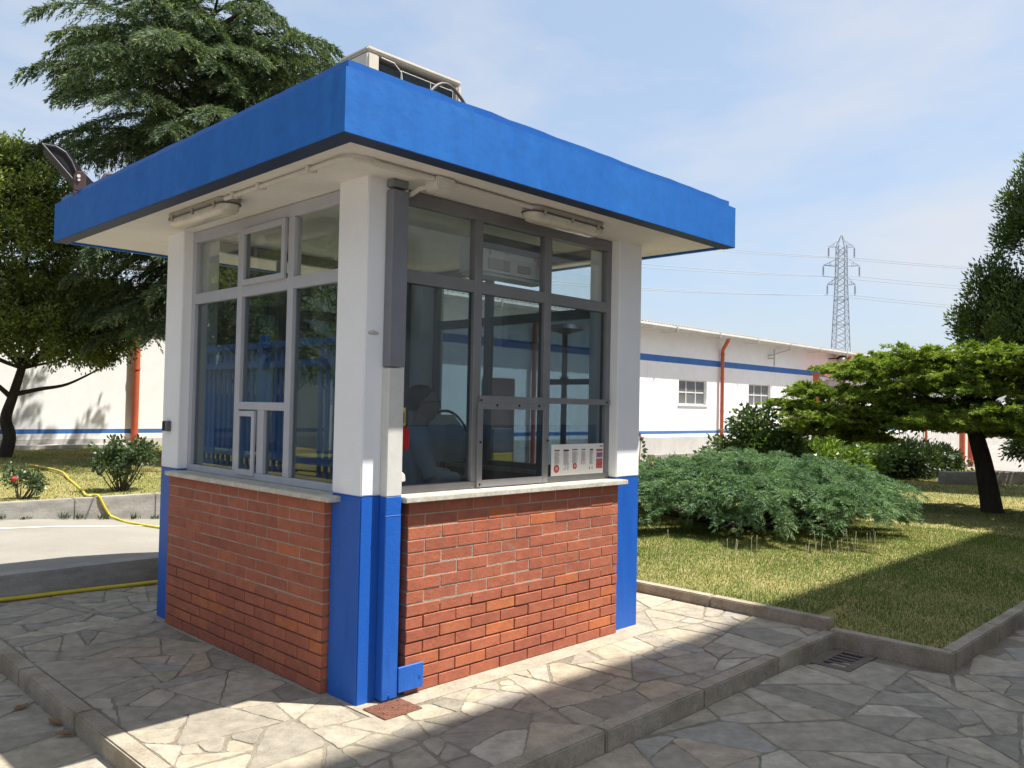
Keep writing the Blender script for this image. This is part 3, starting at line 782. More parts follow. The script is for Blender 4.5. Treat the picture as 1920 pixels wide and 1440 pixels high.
# ------------------------------------------------------------------ floodlight on the far roof corner
fl = empty('floodlight', (-.40, 3.2, ZT), 'black floodlight tilted up on the left roof corner', 'floodlight')
mb = MB()
out = [(-.70, 3.525), (-.66, 3.535), (-.58, 3.53), (-.51, 3.49), (-.46, 3.42), (-.40, 3.34), (-.31, 3.25), (-.28, 3.19), (-.40, 3.185), (-.50, 3.30)]
mb.prism(out, 1, 3.02, 3.38); mb.build('housing', M['black'], fl, bevel=.012, segs=2)
mb = MB(); mb.tube([(-.69,3.012,3.515),(-.60,3.012,3.512),(-.53,3.012,3.475),(-.485,3.012,3.41),(-.45,3.012,3.33)], .005, 6); mb.tube([(-.70,3.012,3.52),(-.50,3.012,3.295),(-.41,3.012,3.19)], .006, 6)
mb.build('rim', M['grey'], fl)
mb = MB(); mb.prism([(-.47,3.17),(-.47,3.29),(-.445,3.325),(-.40,3.335),(-.375,3.31),(-.375,3.15)], 1, 2.985, 3.005); mb.prism([(-.47,3.13),(-.47,3.17),(-.375,3.15),(-.375,3.10)], 1, 2.985, 3.40)
br = mb.build('bracket', M['brown'], fl, bevel=.006); fl.rotation_euler = (0, 0, math.radians(-17.7)); fl.scale = (.92, .92, .92)
mb = MB(); mb.cyl((-.43,2.985,3.285),(-.43,2.972,3.285),.014,10); mb.cyl((-.428,2.985,3.255),(-.428,2.976,3.255),.011,10); build_each(mb, 'bolt', M['wirewhite'], br)
mb = MB(); mb.tube([(-.27,3.2,ZT-.01),(-.262,3.2,3.31),(-.235,3.2,3.365),(-.19,3.2,3.385),(-.10,3.2,3.37),(-.02,3.2,3.33)], .016, 8)
o = mb.build('cable_conduit', M['brown'], loc=(-.2,3.2,ZT), smooth=True); tag(o, 'short brown bent tube sticking up behind the floodlight on the roof edge', 'tube')

# ------------------------------------------------------------------ small things on the booth
sb = empty('wall_sensor', (.0, 2.44, 1.41), 'small dark grey box fixed to the far left white column', 'sensor')
mb = MB(); mb.box(-.030, 2.385, 1.372, -.001, 2.47, 1.448); mb.build('body', M['grey'], sb, bevel=.004)
mb = MB(); mb.box(-.0345, 2.432, 1.376, -.0305, 2.466, 1.444); mb.build('lens', M['black'], sb, bevel=.002)
rb = empty('emergency_box', (.34, .06, 1.42), 'small red box under a yellow plate, half hidden behind the rain pipe', 'alarm box')
mb = MB(); mb.box(.275, .035, 1.345, .352, .068, 1.475); mb.build('red_case', M['red'], rb, bevel=.012, segs=2)
mb = MB(); mb.box(.275, .055, 1.48, .333, .068, 1.585); yp = mb.build('yellow_plate', M['yellow'], rb, bevel=.002)
mb = MB(); mb.box(.312, .0535, 1.50, .323, .0548, 1.56); mb.build('dark_mark', M['ink'], yp)

# poster: six columns, headings, text lines, round red sign, dark red panel
ps = empty('poster', (1.865, .05, 1.14), 'white information poster with six printed columns stuck low on the hatch window', 'poster')
px0, px1, pz0, pz1, py = 1.585, 2.150, 1.140, 1.352, .058
mb = MB(); mb.box(px0, py, pz0, px1, py+.003, pz1); mb.build('sheet', M['paper'], ps)
def ink(name, rects, m, dy=.0012):
    b = MB()
    for (a, c, e, g) in rects: b.box(px0+(px1-px0)*a, py-dy, pz0+(pz1-pz0)*e, px0+(px1-px0)*c, py-.0002, pz0+(pz1-pz0)*g)
    build_each(b, name, M[m], ps)
cols = [(.055,.15),(.22,.32),(.385,.485),(.56,.635),(.72,.79)]
ink('heading', [(.055,.15,.79,.825),(.22,.32,.77,.83),(.385,.485,.805,.835),(.565,.635,.80,.83),(.725,.79,.775,.825),(.925,.98,.895,.93)], 'ink')
rnd = random.Random(3); tl = []
for (a, b), zlow in zip(cols, (.36,.32,.36,.46,.30)):
    z = .74
    while z > zlow:
        tl.append((a, a+(b-a)*rnd.uniform(.7, 1.1), z, z+.012)); z -= .026
ink('text_line', tl, 'inkgrey')
ink('red_panel', [(.855,.98,.16,.49),(.855,.98,.74,.81)], 'inkred'); ink('picture', [(.86,.98,.53,.70)], 'inkpurple')
ink('panel_line', [(.88,.95,.44,.447),(.87,.96,.40,.407),(.88,.94,.36,.367),(.87,.96,.24,.247),(.87,.95,.19,.197)], 'inkpink', .0022)
ink('icon', [(.555,.572,.32,.46),(.592,.606,.32,.46),(.625,.64,.32,.46),(.56,.635,.455,.47)], 'inkpink'); ink('figure_mark', [(.23,.245,.16,.22),(.262,.272,.20,.30),(.30,.312,.16,.30),(.715,.735,.14,.24),(.765,.785,.15,.24)], 'inkgrey', .0016)
b = MB()
for (cx, cz, r, mi) in ((.095, .225, .028, 0), (.095, .23, .012, 1), (.435, .28, .022, 0), (.435, .285, .010, 1)):
    X, Z = px0+(px1-px0)*cx, pz0+(pz1-pz0)*cz
    b.cyl((X, py-.0002, Z), (X, py-(.0012 if mi == 0 else .0020), Z), r, 24, mi)
build_each(b, 'round_sign', [M['inkred'], M['inkpink']], ps)

# manhole cover, drain grate, hose, leaves
mc = empty('manhole_cover', (.118, -.15, 0), 'rusty square chequered iron cover at the foot of the blue rain pipe', 'cover')
mb = MB(); mb.box(-.004, -.262, -.015, .240, -.066, .009)
pl = mb.build('plate', M['rust'], mc, bevel=.003)
mb = MB()
for i in range(14):
    for j in range(11):
        x = .008+i*.0168; y = -.252+j*.0178
        mb.obox((x, y, .0098), .012, .004, .003, Euler((0,0,.785 if (i+j)%2 else -.785)))
mb.build('chequer_ribs', M['rust'], pl)
mb = MB(); mb.cyl((.03,-.20,.0092),(.03,-.20,.0105),.007,10); mb.cyl((.20,-.10,.0092),(.20,-.10,.0105),.007,10); mb.cyl((.12,-.16,.0092),(.12,-.16,.0105),.008,10); build_each(mb, 'lifting_hole_shade', M['pit'], pl)  # black discs paint the shade of holes on a closed plate
gr = empty('drain_grate', (3.13, -1.30, ZL), 'slotted rusty drain grate in the paving by the lawn kerb', 'drain')
mb = MB(); mb.box(2.905, -1.425, ZL-.03, 3.365, -1.16, ZL+.0005); mb.build('pit', M['pit'], gr)  # solid black block, gives the slots their shade by colour
mb = MB(); gx0, gx1, gy0, gy1 = 2.90, 3.37, -1.43, -1.155
ring(mb, gx0, gx1, gy0, gy1, .06, ZL-.007, ZL+.009)
for i in range(4):
    x = gx0+.06+ (gx1-gx0-.12)*(i+1)/5; mb.box(x-.013, gy0+.06, ZL-.007, x+.013, gy1-.06, ZL+.008)
mb.build('grating', M['iron'], gr, bevel=.002)

hp_ = [(2.14,13.4,.36),(2.16,12.54,.362),(2.10,11.5,.362),(1.78,10.13,.362),(1.38,8.35,.362),(1.20,7.64,.365),(1.25,7.55,.37),(1.28,7.44,.372),(1.315,7.424,.30),(1.36,7.422,.21),(1.42,7.415,.115),(1.47,7.33,.082),(1.47,7.0,.070),(1.52,6.70,.072),(1.62,6.34,.065),(1.9,5.6,.045),(2.2,4.6,.02),(2.0,4.0,.10),(1.85,3.82,.222),(1.75,3.67,.17),(1.55,3.60,.03),(1.1,3.58,.018),(.43,3.60,.018),(.04,3.645,.018),(-.27,3.68,.018),(-.5,3.69,.018),(-.95,3.69,.02),(-1.3,3.66,-.05),(-2.2,3.5,-.085)]
def smooth_path(p, n=6):
    p = [Vector(q) for q in p]; out = []
    for i in range(len(p)-1):
        a, b, c, d = p[max(i-1,0)], p[i], p[i+1], p[min(i+2,len(p)-1)]
        for k in range(n):
            t = k/n
            out.append(.5*((2*b)+(c-a)*t+(2*a-5*b+4*c-d)*t*t+(3*b-a-3*c+d)*t**3))
    out.append(p[-1]); return out
mb = MB(); mb.tube(smooth_path(hp_), .0165, 10)
o = mb.build('garden_hose', M['hose'], loc=(1.3, 7.4, .1), smooth=True); tag(o, 'yellow garden hose trailing over the low wall and along the kerb', 'hose')
mb = MB(); mb.tube([(1.22,7.425,.35),(1.16,7.405,.20),(1.12,7.39,.10)], .008, 6); o = mb.build('metal_rod', M['grey'], loc=(1.2,7.4,.1))
tag(o, 'thin grey rod leaning on the low wall beside the hose', 'rod')
for i, (x, y, z, r) in enumerate(((-1.19, 1.42, ZL, .5), (-1.13, 1.06, ZL, 1.9), (-1.14, .86, ZL, 2.6))):
    mb = MB(); c, s_ = math.cos(r), math.sin(r)
    V = [(x+(u*c-v*s_)*.06, y+(u*s_+v*c)*.06, z+.006+w_*.03) for (u, v, w_) in ((-.9,0,.2),(-.3,.35,.5),(.4,.3,.3),(1,0,.6),(.3,-.35,.6),(-.3,-.3,.2),(0,0,.05))]
    mb.add(V, [(0,6,1),(1,6,2),(2,6,3),(3,6,4),(4,6,5),(5,6,0)])
    o = mb.build('dry_leaf', M['leafdry'], loc=(x, y, z)); tag(o, ('largest curled dry leaf below the left platform kerb', 'small dry leaf in the middle, below the left platform kerb', 'dry leaf nearest to the camera below the left platform kerb')[i], 'leaf', 'dry leaves along the kerb')

# ------------------------------------------------------------------ inside the booth
mb = MB(); mb.box(.14, .16, 1.02, 2.36, .62, 1.055); 
ct = mb.build('counter', M['wood'], loc=(1.2,.4,.08), bevel=.004); tag(ct, 'dark counter board running behind the hatch window', 'counter')
mb = MB()
for x in (.2, 2.3): mb.box(x-.02, .2, .08, x+.02, .58, 1.018)
build_each(mb, 'leg', M['grey'], ct)
ia = empty('indoor_unit', (1.32, .27, 2.50), 'white indoor air conditioner hanging behind the middle upper pane', 'air conditioner')
mb = MB(); mb.box(.99, .19, 2.455, 1.70, .38, 2.715); mb.build('body', M['acwhite'], ia, bevel=.02, segs=2)
mb = MB(); mb.box(1.0, .176, 2.62, 1.69, .189, 2.71); mb.build('dark_back_strip', M['grey'], ia)
mb = MB()
for (x, z, sx, sz) in ((1.18,2.53,.20,.07),(1.42,2.525,.13,.05),(1.56,2.60,.03,.05),(1.52,2.61,.02,.02),(1.10,2.60,.015,.03),(1.26,2.615,.012,.02)): mb.box(x-sx/2, .182, z-sz/2, x+sx/2, .189, z+sz/2)
build_each(mb, 'moulding', M['inkgrey'], ia, bevel=.004)

# ------------------------------------------------------------------ person seated inside
def loft(mb, secs, seg=18, mi=0):
    """secs: (centre, half-width vector, half-depth vector)"""
    V = []; F = []
    for (c, a, b) in secs:
        c, a, b = Vector(c), Vector(a), Vector(b)
        for k in range(seg):
            t = 2*math.pi*k/seg; V.append(c + a*math.cos(t) + b*math.sin(t))
    n = len(secs)
    for i in range(n-1):
        for k in range(seg):
            k2 = (k+1)%seg; F.append((i*seg+k, i*seg+k2, (i+1)*seg+k2, (i+1)*seg+k))
    F.append(tuple(range(seg-1,-1,-1))); F.append(tuple((n-1)*seg+k for k in range(seg)))
    mb.add(V, F, mi)
PB = Vector((1.08, .84, 0)); fd = Vector((.86, -.5, 0)).normalized(); sd = Vector((-fd.y, fd.x, 0)); up = Vector((0,0,1))  # forward, left
def pt(f_, s_, z): return PB + fd*f_ + sd*s_ + up*z
person = empty('person', (PB.x, PB.y, .08), 'seated man in a pale shirt and glasses behind the front window', 'person')
def remesh(o, vox, it=4):
    m = o.modifiers.new('Remesh', 'REMESH'); m.mode = 'VOXEL'; m.voxel_size = vox; m.use_smooth_shade = True
    s = o.modifiers.new('Smooth', 'SMOOTH'); s.factor = .5; s.iterations = it
mb = MB()
hz = 1.61
loft(mb, [(pt(-.02,0,1.40), sd*.07, fd*.07), (pt(.0,0,1.46), sd*.058, fd*.062), (pt(.015,0,1.53), sd*.055, fd*.062)])          # neck
loft(mb, [(pt(.055,0,1.495), sd*.018, fd*.022), (pt(.045,0,1.51), sd*.045, fd*.062), (pt(.03,0,1.55), sd*.062, fd*.088), (pt(.02,0,1.60), sd*.072, fd*.097),
          (pt(.015,0,1.65), sd*.076, fd*.100), (pt(.008,0,1.69), sd*.070, fd*.090), (pt(.0,0,1.72), sd*.048, fd*.062), (pt(.0,0,1.733), sd*.015, fd*.02)], 24)  # head
loft(mb, [(pt(.112,0,1.632), sd*.010, fd*.012), (pt(.126,0,1.605), sd*.014, fd*.018), (pt(.132,0,1.588), sd*.018, fd*.016), (pt(.115,0,1.578), sd*.014, fd*.012)], 10)  # nose
for q in (1.556, 1.543): mb.ellipsoid(pt(.108,0,q), .012, .02, .006, 10, 6)      # lips
for s_ in (-1, 1):
    mb.ellipsoid(pt(-.005, s_*.078, 1.605), .012, .012, .032, 10, 7); mb.ellipsoid(pt(.090, s_*.032, 1.622), .012, .012, .009, 8, 6)
# torso, hips, legs
loft(mb, [(pt(-.06,0,.86), sd*.17, fd*.12), (pt(-.05,0,.98), sd*.155, fd*.115), (pt(-.04,0,1.12), sd*.155, fd*.112), (pt(-.03,0,1.26), sd*.178, fd*.118), (pt(-.03,0,1.36), sd*.185, fd*.10), (pt(-.03,0,1.42), sd*.12, fd*.075)])
def limb(mb, P, r, seg=12): mb.tube([Vector(p) for p in P], r, seg)
for s_ in (-1, 1):
    limb(mb, [pt(-.02,s_*.09,.88), pt(.2,s_*.10,.885), pt(.42,s_*.11,.87)], [.085,.075,.058]); limb(mb, [pt(.42,s_*.11,.87), pt(.43,s_*.11,.62), pt(.40,s_*.11,.40)], [.057,.052,.038])
    limb(mb, [pt(.38,s_*.11,.37), pt(.52,s_*.115,.355)], [.042,.032])
    limb(mb, [pt(-.03,s_*.175,1.375), pt(.0,s_*.225,1.24), pt(.05,s_*.235,1.12)], [.058,.048,.040]); limb(mb, [pt(.05,s_*.235,1.12), pt(.18,s_*.19,1.11), pt(.28,s_*.12,1.10)], [.040,.034,.026])
    h0 = pt(.28,s_*.12,1.10); hd = (pt(.36,s_*.07,1.085)-h0).normalized(); hs = hd.cross(up).normalized()
    loft(mb, [(h0, hs*.026, up*.016), (h0+hd*.04, hs*.038, up*.015), (h0+hd*.085, hs*.038, up*.012)], 12)
    for k, (o_, ln_) in enumerate(((-.028,.066),(-.010,.078),(.009,.074),(.027,.058))):
        b_ = h0+hd*.083+hs*o_; limb(mb, [b_, b_+hd*ln_*.5+up*.004, b_+hd*ln_-up*.012], [.0095,.0085,.007], 8)
    tb = h0+hd*.03-hs*s_*.032; limb(mb, [tb, tb+hd*.03-hs*s_*.018, tb+hd*.055-hs*s_*.02-up*.006], [.011,.0095,.008], 8)
body = mb.build('body', M['skin'], person); remesh(body, .0065, 3)
mb = MB()
loft(mb, [(pt(-.06,0,.90), sd*.19, fd*.145), (pt(-.05,0,.98), sd*.178, fd*.138), (pt(-.04,0,1.12), sd*.176, fd*.134), (pt(-.03,0,1.26), sd*.196, fd*.138), (pt(-.03,0,1.37), sd*.20, fd*.118), (pt(-.02,0,1.425), sd*.13, fd*.088), (pt(-.012,0,1.455), sd*.072, fd*.078)])
for s_ in (-1, 1): limb(mb, [pt(-.03,s_*.175,1.375), pt(.0,s_*.23,1.24), pt(.05,s_*.24,1.12)], [.074,.064,.058]); limb(mb, [pt(.05,s_*.24,1.12), pt(.17,s_*.195,1.112), pt(.245,s_*.145,1.105)], [.058,.048,.040])
o = mb.build('shirt', M['shirt'], person); remesh(o, .011, 3)
mb = MB()
loft(mb, [(pt(-.06,0,.80), sd*.18, fd*.13), (pt(-.06,0,.93), sd*.178, fd*.132)])
for s_ in (-1, 1): limb(mb, [pt(-.04,s_*.09,.87), pt(.2,s_*.10,.885), pt(.43,s_*.11,.87)], [.10,.09,.072]); limb(mb, [pt(.43,s_*.11,.87), pt(.43,s_*.11,.62), pt(.40,s_*.11,.42)], [.072,.066,.056])
o = mb.build('trousers', M['trousers'], person); remesh(o, .014, 3)
for s_ in (-1, 1):
    mb = MB(); limb(mb, [pt(.36,s_*.11,.37), pt(.45,s_*.113,.36), pt(.56,s_*.118,.345)], [.05,.045,.034]); mb.build('shoe', M['black'], person, smooth=True)
mb = MB()
loft(mb, [(pt(-.055,0,1.56), sd*.062, fd*.045), (pt(-.03,0,1.62), sd*.083, fd*.078), (pt(-.008,0,1.67), sd*.085, fd*.095), (pt(-.0,0,1.71), sd*.074, fd*.085), (pt(.0,0,1.738), sd*.046, fd*.055), (pt(.0,0,1.745), sd*.012, fd*.015)], 20)
o = mb.build('hair', M['hair'], person); remesh(o, .009, 3)
mb = MB()
for s_ in (-1, 1):
    c = pt(.128, s_*.034, 1.622); n_ = 14
    mb.tube([c + sd*.028*math.cos(2*math.pi*k/n_) + up*.021*math.sin(2*math.pi*k/n_) for k in range(n_+1)], .0032, 6)
    mb.tube([pt(.128, s_*.062, 1.626), pt(.06, s_*.082, 1.626), pt(-.01, s_*.086, 1.615)], .0028, 6)
mb.tube([pt(.129,-.008,1.626), pt(.134,0,1.630), pt(.129,.008,1.626)], .003, 6)
mb.build('glasses', M['black'], person)
st = empty('stool', (PB.x-.04, PB.y+.02, .08), 'tall dark stool under the seated man', 'stool')
mb = MB(); mb.cyl(pt(-.03,0,.735), pt(-.03,0,.785), .19, 20); mb.build('seat', M['black'], st, bevel=.012)
mb = MB(); mb.cyl(pt(-.03,0,.08), pt(-.03,0,.735), .03, 12); mb.cyl(pt(-.03,0,.08), pt(-.03,0,.11), .22, 20); mb.build('column', M['grey'], st)
mb = MB(); cc = pt(.25, 0, .32); mb.tube([pt(-.03,0,.30), pt(.2,0,.305), pt(.42,0,.31)], .015, 8); mb.tube([pt(.42,-.2,.31), pt(.42,.2,.31)], .015, 8); mb.build('footrest', M['grey'], st)
hc = empty('high_chair', (1.72, 1.32, .08), 'tall pale-backed chair with a dark rim standing behind the seated man', 'chair')
mb = MB(); loft(mb, [((1.72,1.32,1.16), (.13,-.10,0), (.012,.014,0)), ((1.715,1.315,1.26), (.155,-.115,0), (.014,.016,0)), ((1.715,1.315,1.42), (.13,-.10,0), (.012,.014,0)), ((1.72,1.32,1.53), (.06,-.045,0), (.009,.01,0))], 18); mb.build('backrest', M['wirewhite'], hc, smooth=True)
mb = MB(); mb.tube(smooth_path([(1.58,1.41,1.16),(1.555,1.43,1.27),(1.58,1.41,1.43),(1.65,1.365,1.53),(1.72,1.315,1.56),(1.79,1.265,1.53),(1.855,1.22,1.43),(1.88,1.20,1.27),(1.86,1.22,1.16)], 4), .011, 8); mb.build('rim', M['black'], hc, smooth=True)
mb = MB(); mb.cyl((1.78,1.40,.80), (1.78,1.40,.86), .20, 20); mb.build('seat', M['black'], hc, bevel=.012)
mb = MB(); mb.cyl((1.78,1.40,.10), (1.78,1.40,.80), .028, 12); mb.tube([(1.76,1.38,.84),(1.725,1.33,.95),(1.72,1.325,1.18)], .02, 8); mb.cyl((1.78,1.40,.08), (1.78,1.40,.11), .24, 20); mb.build('post', M['grey'], hc)

# ------------------------------------------------------------------ buildings behind
def bands(mb, x0, x1, y, zs, holes=()):
    """a wall front split into horizontal paint bands; zs: (z0, z1, material index); holes: (x0,x1,z0,z1)"""
    for (z0, z1, mi) in zs:
        cut = sorted({x0, x1, *[h[0] for h in holes if h[2] < z1 and h[3] > z0], *[h[1] for h in holes if h[2] < z1 and h[3] > z0]})
        for a, b in zip(cut[:-1], cut[1:]):
            hs = sorted([h for h in holes if h[0] <= a+1e-6 and h[1] >= b-1e-6 and h[2] < z1 and h[3] > z0], key=lambda h: h[2])
            z = z0
            for h in hs:
                if h[2] > z: mb.add([(a,y,z),(b,y,z),(b,y,h[2]),(a,y,h[2])], [(0,1,2,3)], mi)
                z = h[3]
            if z < z1: mb.add([(a,y,z),(b,y,z),(b,y,z1),(a,y,z1)], [(0,1,2,3)], mi)

FY = 13.7
wh = empty('warehouse', (30, FY, -.45), 'long white warehouse with a blue upper stripe, orange drainpipes and a corrugated roof edge', 'building')
wins = [(24.11, 26.10, 1.83, 2.78), (29.43, 31.38, 1.86, 2.79), (34.95, 36.85, 1.88, 2.80), (43.0, 44.9, 1.88, 2.80), (50.0, 51.9, 1.88, 2.80)]
mb = MB(); bands(mb, 9.5, 78, FY, [(-.45,.60,1),(.60,.725,0),(.725,.84,3),(.84,3.375,0),(3.375,3.615,2),(3.615,4.55,0)], wins)
for (a, b, c, d) in wins:    # reveals
    mb.add([(a,FY,c),(b,FY,c),(b,FY+.18,c),(a,FY+.18,c)], [(0,1,2,3)], 0); mb.add([(a,FY,d),(b,FY,d),(b,FY+.18,d),(a,FY+.18,d)], [(3,2,1,0)], 0)
    mb.add([(a,FY,c),(a,FY,d),(a,FY+.18,d),(a,FY+.18,c)], [(0,1,2,3)], 0); mb.add([(b,FY,c),(b,FY,d),(b,FY+.18,d),(b,FY+.18,c)], [(3,2,1,0)], 0)
mb.box(9.5, FY+.30, -.45, 78, FY+22, 4.5, 0); mb.add([(9.5,FY,-.45),(9.5,FY+.3,-.45),(9.5,FY+.3,4.55),(9.5,FY,4.55)], [(0,1,2,3)], 0)
mb.build('wall', [M['plaster'], M['plinth'], M['stripe'], M['stripelow']], wh)
for (a, b, c, d) in wins:
    mb = MB(); t = .045; y0, y1 = FY+.10, FY+.15
    mb.box(a, y0, c, a+t, y1, d); mb.box(b-t, y0, c, b, y1, d); mb.box(a+t, y0, d-t, b-t, y1, d); mb.box(a+t, y0, c, b-t, y1, c+t)
    for k in (1, 2): x = a+(b-a)*k/3; mb.box(x-.025, y0+.003, c+t, x+.025, y1-.003, d-t)
    mb.box(a+t, y0+.004, (c+d)/2-.025, b-t, y1-.004, (c+d)/2+.025)
    wn = mb.build('window', M['winframe'], wh)
    mb = MB(); mb.box(a+.01, y1-.03, c+.01, b-.01, y1-.02, d-.01); mb.build('pane', M['glasswin'], wn)
    mb = MB(); mb.box(a-.05, FY-.04, c-.05, b+.05, FY+.10, c-.002); mb.build('sill', M['plaster'], wn)
# corrugated roof
mb = MB(); n = 2400; xs = np.linspace(9.3, 78.4, n); V = []; F = []
for (y, z) in ((FY-.55, 4.70), (FY+22, 7.6)):
    for i, x in enumerate(xs): V.append((x, y, z + .016*math.sin(x*2*math.pi/.19)))
for i in range(n-1): F.append((i, i+1, n+i+1, n+i))
for i in range(n-1): pass
b0_ = len(V)
for i, x in enumerate(xs): V.append((x, FY-.55, 4.675 + .016*math.sin(x*2*math.pi/.19)))
for i in range(n-1): F.append((i, b0_+i, b0_+i+1, i+1))
mb.add(V, F); mb.box(9.4, FY-.30, 4.55, 78.3, FY+22, 4.64)
mb.build('roof', M['roofsheet'], wh)
mb = MB(); prof = [(-.62,4.66),(-.645,4.58),(-.62,4.50),(-.56,4.46),(-.50,4.50),(-.47,4.58),(-.46,4.66),(-.475,4.66),(-.49,4.58),(-.515,4.52),(-.56,4.485),(-.60,4.52),(-.625,4.58),(-.605,4.66)]
V = []; F = []; m = len(prof)
for x in (9.4, 78.3):
    for (dy, z) in prof: V.append((x, FY+dy, z))
for i in range(m): F.append((i, (i+1)%m, m+(i+1)%m, m+i))
mb.add(V, F)
for x in np.arange(11, 78, 3.0): mb.box(x-.02, FY-.66, 4.45, x+.02, FY-.0, 4.458); mb.box(x-.03, FY-.655, 4.46, x+.03, FY-.645, 4.665)
mb.build('gutter', M['gutter'], wh)
for x in (15.95, 27.05, 38.85, 51.0):
    mb = MB(); r = .075
    mb.tube([(x-.28, FY-.55, 4.50), (x-.28, FY-.53, 4.40), (x-.02, FY-.16, 4.08), (x, FY-.13, 3.98), (x, FY-.13, -.45)], r, 10)
    dp_ = mb.build('drainpipe', M['orange'], wh, smooth=True)
    mb = MB()
    for z in (.3, 1.6, 2.9, 3.85): mb.cyl((x, FY-.13, z), (x, FY-.13, z+.05), r+.012, 10)
    build_each(mb, 'clamp', M['orange'], dp_)
mb = MB(); mb.box(13.9, FY-.05, -.45, 15.2, FY-.001, 2.45); mb.build('door', M['browndoor'], wh)
wl_ = empty('wall_lamp', (37.9, FY-.2, 4.4), 'dark round lamp on a bracket high on the warehouse wall', 'lamp')
mb = MB(); mb.tube([(37.3,FY-.01,4.28),(37.3,FY-.30,4.30)], .03, 8); mb.tube([(37.3,FY-.30,4.30),(37.9,FY-.40,4.34)], .03, 8); mb.build('bracket', M['black'], wl_)
mb = MB(); mb.ellipsoid((38.0,FY-.40,4.28), .36, .26, .20, 14, 9); mb.build('lamp_head', M['black'], wl_, smooth=True)
mb = MB(); mb.ellipsoid((37.78,FY-.45,4.24), .18, .20, .15, 12, 8); mb.build('lens', M['gutter'], wl_, smooth=True)
# insulator arm
mb = MB(); mb.tube([(31.1,FY-.01,3.95),(31.1,FY-.30,3.95)], .03, 6); mb.tube([(31.1,FY-.30,4.35),(31.1,FY-.30,3.60)], .035, 6); mb.tube([(31.1,FY-.01,4.05),(32.4,FY-.40,4.42)], .022, 6)
o = mb.build('cable_anchor', M['gutter'], loc=(31.1,FY,3.6)); tag(o, 'small pale cable anchor on the warehouse wall right of the second window', 'anchor')
# orange steel frame against the wall
fr = empty('steel_frame', (36, FY-.8, -.45), 'orange steel frame with mesh top in front of the warehouse wall', 'frame')
for x in (34.6, 41.5):
    mb = MB(); mb.box(x-.10, 12.98, -.45, x+.10, 13.20, 3.36); mb.build('post', M['orange'], fr)
mb = MB(); mb.box(34.5, 12.90, 3.36, 41.6, 13.28, 3.44)
for z in (2.55, 2.72): mb.box(34.7, 13.06, z, 41.4, 13.10, z+.05)
mb.build('beam', M['orange'], fr)
mb = MB()
mb.box(36.2, FY-.52, 2.84, 38.0, FY-.02, 3.22); 
o = mb.build('wall_unit', M['gutter'], loc=(37, FY, 2.8), bevel=.03); tag(o, 'pale box-shaped cooling unit mounted behind the orange steel frame', 'cooling unit')
mb = MB(); mb.prism([(19.0,.20),(25.9,.20),(26.7,-.45),(19.0,-.45)], 1, 11.2, 11.5); mb.box(22.98, 11.17, -.45, 23.08, 11.2, .19, 1)
o = mb.build('concrete_ramp', [M['concrete'], M['kerb']], loc=(22, 11.3, -.45)); tag(o, 'low grey concrete ramp wall in front of the warehouse plinth', 'wall')

FL = 19.2
bl = empty('white_building', (4, FL, 0), 'white building with a low blue stripe behind the left tree and cedar', 'building')
mb = MB(); bands(mb, -12, 9.4, FL, [(-.45,.56,1),(.56,.70,0),(.70,.815,2),(.815,4.6,0)])
mb.box(-12, FL+.02, -.45, 9.4, FL+14, 4.58, 0); mb.build('wall', [M['plaster'], M['plinth'], M['stripe']], bl)
mb = MB(); n = 260; xs = np.linspace(-12.2, 9.6, n); V = []; F = []
for (y, z) in ((FL-.4, 4.68), (FL+14, 6.2)):
    for x in xs: V.append((x, y, z+.03*math.sin(x*2*math.pi/.4)))
for i in range(n-1): F.append((i, i+1, n+i+1, n+i))
mb.add(V, F); mb.box(-12.1, FL-.45, 4.52, 9.5, FL-.30, 4.66); mb.build('roof', M['roofsheet'], bl)
mb = MB(); mb.tube([(6.22,FL-.12,4.5),(6.22,FL-.12,-.3)], .09, 12); d_ = mb.build('drainpipe', M['orange'], bl, smooth=True)
mb = MB(); mb.cyl((6.22,FL-.12,.62),(6.22,FL-.12,.68),.105,12); mb.cyl((6.22,FL-.12,2.4),(6.22,FL-.12,2.46),.105,12); build_each(mb, 'clamp', M['orange'], d_)
mb = MB(); mb.box(3.4, FL-.42, .2, 6.0, FL-.001, .43); mb.build('step', M['plinth'], bl)

# the tall building behind the viewer: it throws the long shadow and shows in the hatch glass
YB = -6.0; HB = (abs(YB)-.45)/.355
fb = empty('factory_building', (10, YB-5, 0), 'tall white factory behind the viewer, with a blue stripe, that shades the foreground', 'building')
mb = MB(); bands(mb, 1.6, 75, YB, [(-.45,1.05,1),(1.05,1.30,2),(1.30,HB,0)]); mb.box(1.6, YB-12, -.45, 75, YB-.02, HB, 0)
mb.build('wall', [M['plaster'], M['browndoor'], M['stripe']], fb)
for k in range(9):
    mb = MB(); x = 3+k*4.2; mb.box(x, YB-.015, 2.6, x+2.4, YB+.03, 4.2); wn = mb.build('window', M['alu'], fb); mb = MB(); mb.box(x+.1, YB+.031, 2.7, x+2.3, YB+.036, 4.1); mb.build('pane', M['glasswin'], wn)
